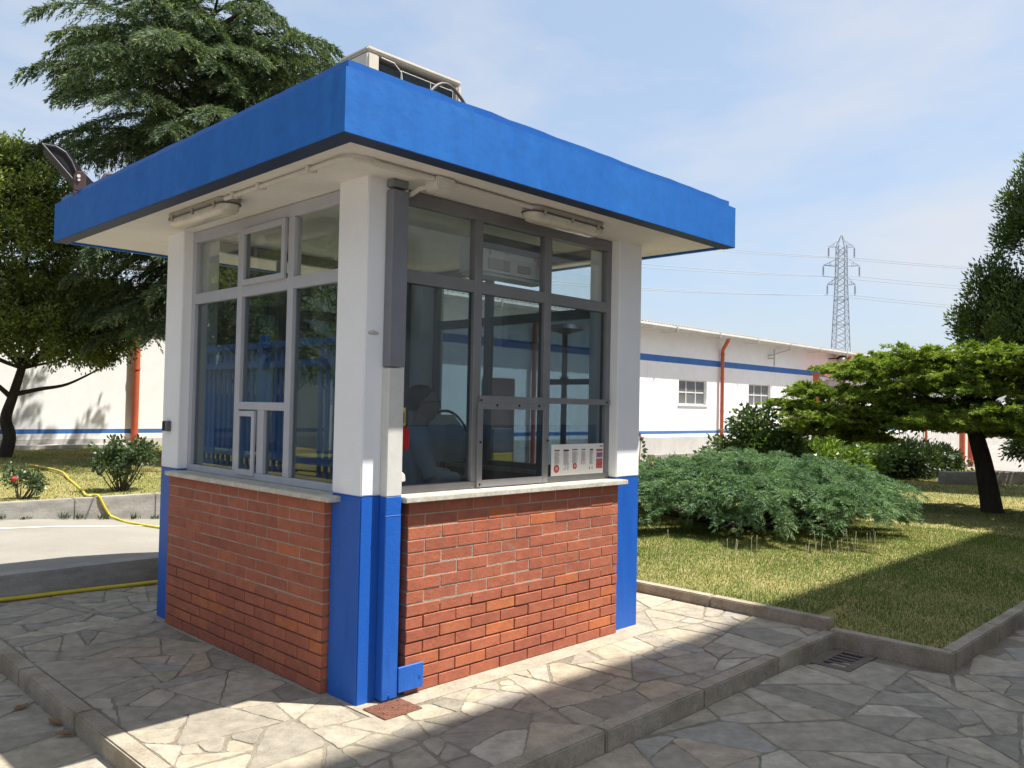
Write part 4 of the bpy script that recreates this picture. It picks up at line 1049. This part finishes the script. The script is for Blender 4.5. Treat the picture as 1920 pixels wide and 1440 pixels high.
# blue gate fence across the drive: shows in the left windows
fg = empty('gate_fence', (-5.0, 10, 0), 'tall blue slatted gate fence across the drive, mirrored in the left windows', 'fence')
mb = MB()
for (z0, z1) in ((2.60, 2.72), (2.24, 2.36), (.55, .67)): mb.box(-5.03, 0, z0, -4.95, 21, z1)
build_each(mb, 'rail', M['bluefence'], fg)
mb = MB()
for y in np.arange(.1, 21, .215):
    if not (8.6 < y < 9.3): mb.box(-5.02, y, .20, -4.98, y+.085, 2.58)
build_each(mb, 'slat', M['bluefence'], fg)
mb = MB(); mb.box(-5.045, 9.6, .67, -5.035, 13.6, 1.75); mb.build('lower_panel', M['bluefence'], fg)
for y in (0, 3.5, 7, 10.5, 14, 17.5, 21):
    mb = MB(); mb.box(-5.09, y-.07, -.3, -4.94, y+.07, 2.85); mb.build('post', M['bluefence'], fg)

# lamp post seen through the booth
lp = empty('lamp_post', (9.4, 6.7, -.4), 'slim dark lamp post with a flat round head seen through the booth glass', 'lamp post')
mb = MB(); mb.tube([(9.4,6.7,-.45),(9.4,6.7,.5),(9.4,6.7,3.05)], [.075,.06,.05], 10); mb.build('pole', M['brown'], lp, smooth=True)
mb = MB(); mb.tube([(9.4,6.7,3.02),(9.4,6.7,3.10),(9.4,6.7,3.18),(9.4,6.7,3.23)], [.08,.36,.30,.05], 18); mb.build('lamp_head', M['brown'], lp, smooth=True)

# utility cabinet
cb = empty('utility_cabinet', (12.3, 11.4, -.45), 'grey cabinet with a yellow base standing in the yard behind the booth', 'cabinet')
mb = MB(); mb.box(11.95, 11.2, .45, 12.65, 11.6, 1.05); mb.build('body', M['grey'], cb, bevel=.01)
mb = MB(); mb.box(11.95, 11.2, -.45, 12.65, 11.6, .44); mb.build('base', M['yellow'], cb, bevel=.01)

# ------------------------------------------------------------------ pylon and power lines
PX, PY, PG = 175.6, 71.2, -.45
py_ = empty('pylon', (PX, PY, PG), 'tall grey lattice pylon with three pairs of arms beyond the warehouse', 'pylon')
ax = Vector((.656, -.755, 0))         # arm direction (across the line), left arm nearer to the left of the picture
ay = Vector((.755, .656, 0))
def hw(z):
    if z < 30: return 2.05 - (2.05-1.02)*(z/30)
    return 1.02 - .14*min(1, (z-30)/8.2) if z < 38.2 else max(.05, .88*(1-(z-38.2)/2.3))
def corner(z, i):
    s = ((1,1),(1,-1),(-1,-1),(-1,1))[i]; h = hw(z); return Vector((PX,PY,0)) + ax*s[0]*h + ay*s[1]*h + Vector((0,0,z))
mb = MB(); zs = [PG]
while zs[-1] < 38: zs.append(zs[-1] + max(1.3, hw(zs[-1])*1.05))
zs[-1] = 38.2; zs.append(40.5)
for i in range(4):
    mb.tube([corner(z, i) for z in zs], .10, 4)
    for k in range(len(zs)-2):
        a, b = zs[k], zs[k+1]; j = (i+1) % 4
        mb.tube([corner(a, i), corner(b, j)], .05, 4, cap=False); mb.tube([corner(a, j), corner(b, i)], .05, 4, cap=False)
        if k % 4 == 0: mb.tube([corner(a, i), corner(a, j)], .05, 4, cap=False)
mb.build('lattice_mast', M['steel'], py_)
arms = [(37.9, 2.75), (33.8, 3.85), (29.7, 2.95)]; tips = []
for (z, l) in arms:
    mb = MB()
    for s in (-1, 1):
        tip = Vector((PX,PY,z+.05)) + ax*s*(l)
        for q in (-1, 1):
            h = hw(z); r0 = Vector((PX,PY,z)) + ax*s*h + ay*q*h; r1 = Vector((PX,PY,z+1.5)) + ax*s*hw(z+1.5) + ay*q*hw(z+1.5)
            mb.tube([r0, tip], .07, 4); mb.tube([r1, tip], .06, 4); mb.tube([r0.lerp(tip,.5), r1.lerp(tip,.5)], .04, 4)
        tips.append((tip, s))
    mb.build('cross_arm', M['steel'], py_)
for (tip, s) in tips:
    mb = MB(); mb.tube([tip, tip-Vector((0,0,.35))], .05, 5)
    for k in range(9): mb.cyl(tip-Vector((0,0,.35+k*.21)), tip-Vector((0,0,.35+k*.21+.13)), .20, 8)
    mb.tube([tip-Vector((0,0,.3)), tip-Vector((0,0,2.4))], .05, 5); mb.build('insulator', M['insul'], py_)
nm = ['upper left', 'upper right', 'middle left', 'middle right', 'lower left', 'lower right']
for (tip, s), nme in zip(tips, nm):
    p = tip - Vector((0,0,2.4)); mb = MB()
    for (d, ln_, sag, end) in ((Vector((-.985,.17,0)), 260, 6, -1.5), (Vector((.35,-.937,0)), 240, 9, -2)):
        mb.tube([p + d*ln_*t + Vector((0,0,-4*sag*t*(1-t)+end*t)) for t in [k/24 for k in range(25)]], .055, 4, cap=False)
    o = mb.build('power_line', M['wire'], loc=p); tag(o, 'power line hung from the %s arm of the pylon' % nme, 'power line', 'power lines on the pylon')

# ------------------------------------------------------------------ vegetation
def clumps_tree(name, root, lobes, n_cl, leaves, cl_r, leaf_len, leaf_w, mat, upright=0.0, shell=(.55, 1.0), droop=.15):
    """leaf clumps scattered through the outer part of overlapping ellipsoid lobes"""
    vol = np.array([l[3]*l[4]*l[5] for l in lobes])**(2/3); idx = rng.choice(len(lobes), n_cl, p=vol/vol.sum())
    Lb = np.array(lobes)[idx]; d = rand_dir(n_cl); d[:, 2] = np.where(d[:, 2] < -.55, -d[:, 2]*.5, d[:, 2]); d = unit(d)
    rr = rng.uniform(shell[0], shell[1], n_cl)[:, None]
    C = Lb[:, :3] + d*Lb[:, 3:6]*rr
    out = unit(d/Lb[:, 3:6])
    k = rng.integers(int(leaves*.6), int(leaves*1.4), n_cl); tot = k.sum(); rep = np.repeat(np.arange(n_cl), k)
    o = rand_dir(tot)*(rng.random(tot)**.45)[:, None]*(cl_r*rng.uniform(.6, 1.3, n_cl))[rep][:, None]
    if upright: o[:, 2] *= 1+upright
    P = C[rep] + o
    D = unit(o)*.7 + out[rep]*.6 + rng.normal(0, .45, (tot, 3)); D[:, 2] += upright*.7 - droop
    V = leaf_quads(P, D, leaf_len*rng.uniform(.6, 1.25, tot), leaf_w*rng.uniform(.7, 1.2, tot), .06)
    base = rng.normal(.42, .16, n_cl)[rep]
    T = np.clip(base + rng.normal(0, .16, tot), 0, 1)
    return quads(name, V, T, mat, root), C

def limbs(root, base, C, mat, r0, forks, n_br=40, seed=1, name='trunk'):
    """trunk through the forks, then branches out to a choice of the clump centres"""
    rnd = random.Random(seed); mb = MB()
    mb.tube(smooth_path([base]+forks, 5), [r0*(1.25-.55*i/(5*len(forks))) if i else r0*1.5 for i in range(5*len(forks)+1)], 12)
    for c in C[rng.choice(len(C), min(n_br, len(C)), replace=False)]:
        c = Vector(c); f = min(forks[-2:], key=lambda q: (Vector(q)-c).length) if len(forks) > 1 else forks[-1]; f = Vector(f)
        mid = f.lerp(c, .5) + Vector((rnd.uniform(-.2,.2), rnd.uniform(-.2,.2), rnd.uniform(-.25,.1)))
        mb.tube(smooth_path([f, mid, c], 4), [r0*.32*(1-.92*i/8) for i in range(9)], 6)
    return mb.build(name, mat, root, smooth=True)

# left round tree
tr = empty('broadleaf_tree', (2.34, 15.8, .33), 'round leafy tree with a crooked dark trunk at the left edge of the picture', 'tree')
lob = [(2.2,15.8,4.6,1.9,1.8,2.2),(3.5,15.7,3.5,1.35,1.4,1.3),(1.0,15.8,3.6,1.6,1.6,1.6),(3.1,15.6,5.2,1.2,1.3,1.2),(1.6,15.7,5.9,1.2,1.2,1.1),(2.9,15.4,2.85,1.6,1.3,.85),(4.0,15.5,3.0,.85,.9,.75),(1.6,15.4,2.9,1.3,1.2,.8),(3.3,15.0,2.6,.9,.8,.5),(2.4,15.9,6.3,.75,.8,.7)]
cr, C = clumps_tree('crown', tr, lob, 1700, 66, .23, .092, .046, LM['tree'], shell=(.45,1.0))
limbs(tr, (2.30,15.8,.2), C, M['bark'], .115, [(2.42,15.8,.75),(2.34,15.8,1.15),(2.45,15.8,1.6),(2.6,15.8,2.2)], 26, 2)
mb = MB(); mb.tube(smooth_path([(2.45,15.8,1.65),(2.9,15.6,1.78),(3.4,15.5,1.9),(4.0,15.4,2.25)], 5), [.055-.04*i/15 for i in range(16)], 8); mb.tube(smooth_path([(2.42,15.8,1.6),(2.0,15.7,1.95),(1.4,15.7,2.3)], 5), [.06-.035*i/10 for i in range(11)], 8)
mb.build('limb', M['bark'], tr, smooth=True)

def copy_tree(src, loc, rz, label, group):
    r = src.copy(); r.location = loc; r.rotation_euler = (0, 0, rz); COL.objects.link(r); r['label'] = label; r['group'] = group
    for ch in src.children:
        c = ch.copy(); COL.objects.link(c); c.parent = r
    return r
for i, (x, y, rz) in enumerate(((-9.5, 8, .5), (-10.5, 13, 1.7), (-9.2, 18, 2.9), (-11, 23.5, 4.1), (-13, 3, 5.0))):
    copy_tree(tr, (x, y, -.3), rz, ('first', 'second', 'third', 'fourth', 'fifth')[i]+' round tree in the row behind the blue gate fence', 'trees behind the gate fence').scale = (1.25, 1.25, 1.3)

# cedar
def cedar(root, bx, by, bz, Ht, seed=3, k_=1.0):
    r_ = np.random.default_rng(seed); Vs = []; Ts = []; br = MB()
    br.tube([(bx, by, bz), (bx+.05, by, bz+2), (bx, by+.05, bz+6), (bx, by, bz+Ht-.4)], [.34, .27, .17, .03], 10)
    def R(h):
        f = h/Ht
        if f < .36: return 2.1+4.4*f
        if f < .70: return 3.75
        return 3.75*math.sqrt(max(0, 1-((f-.70)/.31)**2))
    h = 2.9
    while h < Ht-.15:
        nb = 8 if h < 7 else 9
        a0 = r_.uniform(0, 6.28)
        for k in range(nb):
            az = a0 + k*6.283/nb + r_.normal(0, .25); Lb = max(.5, k_*R(h)*r_.uniform(.62, 1.10)); lf = max(0, -.70*math.cos(az)+.714*math.sin(az)); Lb *= (1-.40*lf) if h < 4.8 else ((1-.3*lf) if h < 6 else 1); hh = h + r_.normal(0, .18)
            rise = r_.uniform(.30, .75) if h > 6 else r_.uniform(.05, .35)
            t = np.linspace(0, 1, 9)
            pr = Lb*t; pz = bz + hh + Lb*(rise*t - (rise*.35+.34)*t**2.4)
            bend = az + r_.normal(0, .12)*t
            P = np.stack([bx+pr*np.cos(bend), by+pr*np.sin(bend), pz], 1)
            br.tube([Vector(p) for p in P], [.038*(1-.88*q) for q in t], 5, cap=False)
            ntw = int(Lb/.031)
            tt = r_.uniform(.18, 1, ntw); i0 = np.minimum((tt*8).astype(int), 7); fr_ = tt*8-i0
            B = P[i0]*(1-fr_)[:, None] + P[i0+1]*fr_[:, None]; tan = unit(P[i0+1]-P[i0])
            side = r_.choice([-1, 1], ntw); sv = np.stack([-np.sin(bend[i0]), np.cos(bend[i0]), 0*tt], 1)*side[:, None]
            ang = r_.uniform(.5, 1.15, ntw); td = tan*np.cos(ang)[:, None] + sv*np.sin(ang)[:, None]
            td[:, 2] += r_.uniform(-.30, .12, ntw); td = unit(td); lw = (.22+.50*np.sin(np.pi*np.clip(tt,.1,.95))*Lb/3.4)*r_.uniform(.6, 1.2, ntw)
            kk = 34; s = r_.random((ntw, kk)); dr = -.40*(s**2)
            Q = B[:, None, :] + td[:, None, :]*(lw[:, None]*s)[:, :, None]; Q[:, :, 2] += dr*lw[:, None] + r_.normal(0, .015, (ntw, kk))
            dirn = td[:, None, :]*1.0 + r_.normal(0, .34, (ntw, kk, 3)); dirn[:, :, 2] -= .42*s
            Q = Q.reshape(-1, 3); dirn = dirn.reshape(-1, 3)
            n = len(Q); Vs.append(leaf_quads(Q, dirn, .105*r_.uniform(.6, 1.3, n), .019))
            Ts.append(np.clip(np.repeat(r_.normal(.42, .15, ntw), kk) + r_.normal(0, .14, n) + .22*(s.ravel()-.5), 0, 1))
        h += .34 if h < 7 else .27
    quads('crown', np.concatenate(Vs), np.concatenate(Ts), LM['cedar'], root); br.build('trunk', M['bark'], root, smooth=True)
cd_ = empty('cedar_tree', (5.42, 13.55, .2), 'big dark cedar with drooping branch tips rising behind the booth roof', 'tree')
cedar(cd_, 5.42, 13.55, .2, 9.85, k_=.97)

# tall evergreen at the right
te = empty('evergreen_tree', (18.3, -.4, 0), 'tall upright evergreen with a ragged outline at the right edge', 'tree')
lob = [(18.3,-.2,3.2,1.9,2.2,2.1),(18.3,-.4,5.3,1.6,1.6,1.9),(18.4,-.6,7.0,1.2,1.2,1.5),(18.2,.9,3.0,1.1,1.1,1.3),(18.1,1.55,4.2,.55,.6,.9),(18.1,1.95,3.45,.55,.55,.8),(18.2,1.0,5.7,.55,.6,1.0),(18.2,.6,6.5,.5,.5,.9),(18.2,.0,8.0,.5,.5,.7)]
cr, C = clumps_tree('crown', te, lob, 1700, 70, .22, .115, .040, LM['laurel'], upright=.75, shell=(.35, 1.04), droop=0)
limbs(te, (18.3,-.4,-.1), C, M['bark'], .18, [(18.3,-.4,1.5),(18.3,-.4,3.2),(18.3,-.4,5)], 50, 4)

# sprays for the two conifers with feathery shoots
def sprays(P, A, Ln, kk, seg_l, seg_w, sag=.25, r_=rng):
    n = len(P); A = unit(A); s = np.tile(np.linspace(.08, 1, kk), (n, 1))
    Q = P[:, None, :] + A[:, None, :]*(Ln[:, None]*s)[:, :, None]; Q[:, :, 2] += -sag*Ln[:, None]*s**2
    side = unit(np.cross(A, np.array([0, 0, 1.]) + r_.normal(0, .35, (n, 3))))
    sg = np.where(np.arange(kk) % 2 == 0, 1, -1)[None, :]*np.ones((n, 1))
    D = A[:, None, :]*.85 + side[:, None, :]*(sg*.62)[:, :, None] + r_.normal(0, .22, (n, kk, 3)); D[:, :, 2] -= sag*s*.9
    l = seg_l*(1.15-.55*s)*r_.uniform(.7, 1.25, (n, kk))
    return leaf_quads(Q.reshape(-1, 3), D.reshape(-1, 3), l.ravel(), seg_w)

def plumes(A0, A1, arch, droop, width, nspr, kk, seg_l, seg_w, r_, tmean=.42, t0=.3):
    """feathery shoots: curved axes from A0 to A1, each carrying side sprays that shorten towards the tip"""
    n = len(A0); t = np.sort(r_.uniform(t0, 1, (n, nspr)), axis=1)
    d = A1-A0; ln = np.linalg.norm(d, axis=1)
    P = A0[:, None, :] + d[:, None, :]*t[:, :, None]
    P[:, :, 2] += arch[:, None]*4*t*(1-t) - droop[:, None]*t**3
    T = np.repeat(d[:, None, :], nspr, 1).copy(); T[:, :, 2] += arch[:, None]*4*(1-2*t) - 3*droop[:, None]*t**2; T = unit(T)
    sd = unit(np.cross(T, np.array([0, 0, 1.])) + r_.normal(0, .12, (n, nspr, 3)))
    sg = r_.choice([-1., 1.], (n, nspr))
    D = T*.8 + sd*(sg*r_.uniform(.25, .95, (n, nspr)))[:, :, None] + r_.normal(0, .16, (n, nspr, 3)); D[:, :, 2] += r_.uniform(-.05, .28, (n, nspr))
    L_ = width*(1.15-.75*t)*r_.uniform(.6, 1.2, (n, nspr))*np.clip(ln, .5, 1.3)[:, None]**.5
    V = sprays(P.reshape(-1, 3), D.reshape(-1, 3), L_.ravel(), kk, seg_l, seg_w, .22, r_)
    tt = np.repeat(np.repeat(r_.normal(tmean, .17, n), nspr) + .16*(t.ravel()-.6) + r_.normal(0, .06, n*nspr), kk) + r_.normal(0, .09, n*nspr*kk)
    return V, np.clip(tt, 0, 1)

# flat-topped cypress tree: tiers of shelves
ct_ = empty('cypress_tree', (12.3, .15, .07), 'wide flat-topped yellow-green cypress tree with layered foliage on a dark leaning trunk', 'tree')
V_ = []; T_ = []; mb = MB()
shelves = []
rs = np.random.default_rng(12)
lay = []
for (cz, ya, yb) in ((1.32,1.9,3.2),(1.44,.6,2.4),(1.50,-2.6,1.2),(1.66,-2.7,3.3),(1.98,-2.8,2.7),(2.27,-2.8,2.2),(2.52,-2.7,1.5)):
    for cx in (11.2, 12.0, 12.9):
        y = ya + rs.uniform(0, .4) + (.25 if cx > 12 else 0)
        while y < yb + .35*(cx-11.2):
            lay.append((y, cz+rs.normal(0,.08), rs.uniform(.45,.80), rs.uniform(.5,.85), cx+rs.normal(0,.2))); y += rs.uniform(.62, 1.0)
for (cy, cz, ry, rx, cx) in lay:
    n = 36; u = rs.uniform(0, 2*np.pi, n); q = np.sqrt(rs.uniform(.12, 1, n))
    A1 = np.stack([cx+rx*q*np.cos(u), cy+ry*q*np.sin(u), cz+.16*(1-q)+rs.normal(0,.045,n)], 1)
    A0 = np.stack([cx+rx*.15*np.cos(u), cy+ry*.15*np.sin(u), np.full(n, cz-.06)], 1)
    V, T = plumes(A0, A1, rs.uniform(.0,.06,n), rs.uniform(-.03,.05,n), .17, 20, 8, .085, .018, rs, .46, .1)
    V_.append(V); T_.append(T); shelves.append((cx, cy, cz))
quads('crown', np.concatenate(V_), np.concatenate(T_), LM['cypress'], ct_)
mb.tube(smooth_path([(12.3,.12,0),(12.3,.17,.35),(12.3,.27,.9),(12.3,.42,1.5),(12.3,.5,2.0)], 5), [.175-.08*i/20 if i > 1 else .23-.03*i for i in range(21)], 12)
for (x, y, z) in [q for q in shelves if q[2] > 1.75][::5]: mb.tube(smooth_path([(12.3,.45,1.55+.3*random.random()),((12.3+x)/2,(.4+y)/2,z-.28),(x,y,z-.03)], 4), [.045-.038*i/8 for i in range(9)], 6)
mb.build('trunk', M['bark'], ct_, smooth=True)

# spreading juniper
jn = empty('juniper_shrub', (7.6, 1.8, .07), 'low spreading blue-green juniper with feathery shoots on the lawn beside the booth', 'shrub')
V_ = []; T_ = []; rs = np.random.default_rng(5)
n = 1050; u = rs.uniform(0, 2*np.pi, n); q = rs.uniform(.02, 1, n)**.55
edge = 1 + .10*np.sin(3*u+1) + .09*np.sin(5*u+.4) + .05*np.sin(9*u)
ex = 7.78 + 2.35*q*edge*np.cos(u); ey = 1.95 + 2.12*q*edge*np.sin(u)
ez = .88*np.sqrt(np.clip(1-.66*q**2.6, 0, 1))*(1+.13*np.sin(ex*3.1+1)*np.sin(ey*2.7)) + rs.normal(0, .06, n)
ez = np.maximum(ez, .24)*np.where(rs.random(n) < .34, rs.uniform(.50, .85, n), 1)
A1 = np.stack([ex, ey, ez+.06], 1)
back = rs.uniform(.45, .95, n); dirx = np.cos(u)+rs.normal(0,.25,n); diry = np.sin(u)+rs.normal(0,.25,n)
A0 = np.stack([ex-dirx*back, ey-diry*back, ez*.55+.02], 1)
V, T = plumes(A0, A1, rs.uniform(.06,.20,n), rs.uniform(.06,.22,n), .20, 32, 11, .060, .0095, rs, .42, .25)
V_.append(V); T_.append(T)
quads('foliage', np.concatenate(V_), np.concatenate(T_), LM['juniper'], jn)
mb = MB()
for k in range(40):
    a = random.uniform(0, 6.28); l = random.uniform(.8, 1.9); mb.tube(smooth_path([(7.4,1.8,.06),(7.4+math.cos(a)*l*.5,1.8+math.sin(a)*l*.5,.22),(7.4+math.cos(a)*l,1.8+math.sin(a)*l*.8,.40)], 4), [.03-.022*i/8 for i in range(9)], 5)
mb.build('branches', M['bark'], jn)

def bush(name, label, cat, loc, lobes, n_cl, leaves, cl_r, ll, lw, mat, stems=10, upright=.2, group=None, shell=(.3,1.0)):
    o = empty(name, loc, label, cat, group)
    f, C = clumps_tree('foliage', o, lobes, n_cl, leaves, cl_r, ll, lw, mat, upright=upright, shell=shell)
    mb = MB()
    for c in C[rng.choice(len(C), min(stems, len(C)), replace=False)]:
        c = Vector(c); b = Vector(loc)+Vector((random.uniform(-.04,.04), random.uniform(-.04,.04), -.05))
        if (c-b).length > .12: mb.tube(smooth_path([b, b.lerp(c,.5)+Vector((0,0,-.04)), c], 4), [.012-.009*i/8 for i in range(9)], 6)
    mb.build('stems', M['stem'], o); return o
# hedge row
bush('hedge', 'glossy sunlit leafy hedge between the juniper and the cypress trunk', 'hedge', (14.2, 4.0, .07), [(x, 4.0+.1*math.sin(x*2), .50, .85, .75, .54+.06*math.sin(x*1.7)) for x in np.arange(11.9, 17.2, .75)], 900, 46, .20, .11, .062, LM['hedge'], 30, .1)
bush('dark_shrub', 'rounded dark shrub at the far end of the hedge', 'shrub', (19.3, 3.7, .07), [(18.2,3.7,.45,.9,.8,.48),(19.4,3.7,.42,1.0,.8,.46),(20.5,3.6,.35,.8,.7,.38)], 420, 44, .20, .11, .05, LM['dark'], 16)
bush('far_shrub', 'dark ragged shrub in the background right of the cypress trunk', 'shrub', (25.0, 1.0, -.1), [(24.6,2.2,.7,.8,.8,.8),(25.0,1.0,.8,.9,.9,.9),(25.3,-.2,.7,.8,.9,.8),(25.0,1.4,1.5,.6,.6,.5)], 420, 40, .24, .13, .06, LM['dark'], 14, .2)
bush('tall_shrub', 'loose tall leafy shrub poking up left of the cypress crown', 'shrub', (10.9, 3.7, .07), [(10.9,3.65,.75,.55,.55,.55),(10.9,3.75,1.2,.38,.38,.40),(10.9,3.45,1.38,.38,.35,.30),(11.0,3.2,.9,.45,.45,.5),(10.8,4.1,.72,.35,.35,.30)], 170, 26, .17, .10, .055, LM['laurel'], 34, .3)
bush('small_shrub', 'bright young leafy shrub just behind the juniper', 'shrub', (9.6, 4.25, .0), [(9.6,4.25,.42,.5,.4,.40),(9.2,4.6,.38,.4,.35,.34),(10.2,4.0,.42,.4,.35,.36)], 90, 30, .14, .085, .055, LM['tree'], 14, .2)
bush('leafy_shrub', 'dark leafy shrub half hidden by the right booth column', 'shrub', (6.1, 3.55, .07), [(6.0,3.5,.32,.38,.38,.34),(6.35,3.7,.28,.35,.32,.28)], 80, 34, .13, .075, .045, LM['rose'], 12, .2)
# roses in front of the left building and by the booth
rb1 = bush('rose_bush', 'rounded rose bush without flowers behind the low wall', 'rose bush', (1.78, 8.05, .34), [(1.80,8.05,.82,.37,.34,.26),(2.02,8.0,.86,.22,.22,.17),(1.58,8.05,.74,.20,.22,.18),(1.75,8.0,.60,.20,.2,.18)], 105, 22, .085, .062, .042, LM['rose'], 22, .1)
rb2 = bush('rose_bush', 'small rose bush with one red flower at the left edge', 'rose bush', (.50, 7.85, .34), [(.50,7.85,.56,.25,.22,.14),(.42,7.85,.68,.10,.1,.12),(.66,7.82,.50,.14,.14,.14)], 55, 18, .07, .045, .028, LM['rose'], 14, .2)
mb = MB()
for k in range(5): mb.ellipsoid((.395+.012*math.cos(k*1.26), 7.70+.006*math.sin(k*2), .605+.012*math.sin(k*1.26)), .024, .022, .020, 10, 7)
mb.build('rose_flower', M['rosered'], rb2, smooth=True)
rs_ = empty('rose_plant', (6.5, 2.95, .07), 'tall thin rose stems with reddish buds beside the right booth column', 'rose plant')
mb = MB(); bd = MB(); LP = []; LD = []
for (x, y, z, dx) in ((6.35,3.02,1.28,.0),(6.62,2.92,1.20,.05),(6.5,3.12,1.05,-.03),(6.72,2.80,.85,.06),(6.4,2.9,.9,-.04)):
    p = smooth_path([(6.5,3.0,.05),((6.5+x)/2+dx,(3+y)/2,z*.55),(x,y,z)], 6); mb.tube(p, [.011-.007*i/12 for i in range(13)], 6)
    for q in p[3:]:
        for _ in range(5): LP.append(q); LD.append((random.gauss(0,1), random.gauss(0,1), random.gauss(.2,.5)))
    bd.ellipsoid((x, y, z+.02), .022, .022, .034, 8, 6)
mb.build('stems', M['stem'], rs_); bd.build('buds', M['pink'], rs_, smooth=True)
LP = np.array([list(q) for q in LP]); LD = np.array(LD); LP = LP + unit(LD)*.03
quads('leaves', leaf_quads(LP, LD, .085, .05, .05), rng.random(len(LP)), LM['rose'], rs_)

# dry flower stalks before the juniper
def stalk(x, y, h, lean, first=[None]):
    mb = MB(); z = lawn_r(x, y)-.01
    mb.tube([(x,y,z),(x+lean*.4,y+.01,z+h*.6),(x+lean,y+.015,z+h)], .0024, 5); mb.ellipsoid((x+lean,y+.015,z+h+.012), .0045, .0045, .018, 6, 5)
    o = mb.build('dry_stalk', M['straw'], loc=(x, y, z)); tag(o, 'thin pale dry flower stalk standing in the grass before the juniper', 'stalk', 'dry stalks before the juniper')
rk = random.Random(8)
for (x, y) in ((4.55,.95),(4.62,.98),(5.0,.55),(5.06,.60),(5.1,.52),(5.15,.56),(5.35,.45),(5.4,.42),(5.62,-.02),(5.66,.02),(5.74,-.06),(5.78,-.05),(5.83,-.08),(5.95,-.12),(6.02,-.14),(6.08,-.16),(6.16,-.15),(6.24,-.2),(6.30,-.2),(6.36,-.22),(6.45,-.18),(6.66,-.22),(6.72,-.24),(6.78,-.2),(6.82,-.25),(6.9,-.2)):
    stalk(x+rk.uniform(-.03,.03), y+rk.uniform(-.03,.03)+.12, rk.uniform(.13,.30), rk.uniform(-.06,.06))

# weeds along the foot of the low wall
wk = np.random.default_rng(31)
for k in range(11):
    x = -.9 + k*.29 + wk.uniform(-.1, .1); y = 7.405; z = road_z(x, y); n = 26; hgt = wk.uniform(.05, .12)
    P = np.stack([x+wk.normal(0,.03,n), y-np.abs(wk.normal(0,.012,n)), np.full(n, z)], 1); D = np.stack([wk.normal(0,.5,n), -np.abs(wk.normal(0,.4,n)), np.ones(n)], 1)
    o = quads('weed', leaf_quads(P, D, hgt*wk.uniform(.5,1.1,n), .014), wk.random(n), LM['rose'], loc=(x, y, z))
    tag(o, 'tiny green weed at the foot of the low wall by the road', 'weed', 'weeds along the low wall')

# low grey wall and far white wall at the right
mb = MB(); mb.obox((19.4, 1.2, .10), 4.6, .22, .5, Euler((0, 0, -.585)))
o = mb.build('garden_wall', M['concrete'], loc=(19.4,1.2,-.1), bevel=.01); tag(o, 'low grey wall in shade behind the cypress trunk', 'wall')
for k in range(3):
    x = 33.5+k*1.1; y = 6.6; m2 = MB(); m2.tube([(x,y,-.45),(x,y,1.15)], .11, 8)
    o = m2.build('bollard', M['orange'], loc=(x,y,-.45)); tag(o, ('left', 'middle', 'right')[k]+'most of three orange posts in the far yard behind the cypress', 'post', 'orange posts in the far yard')
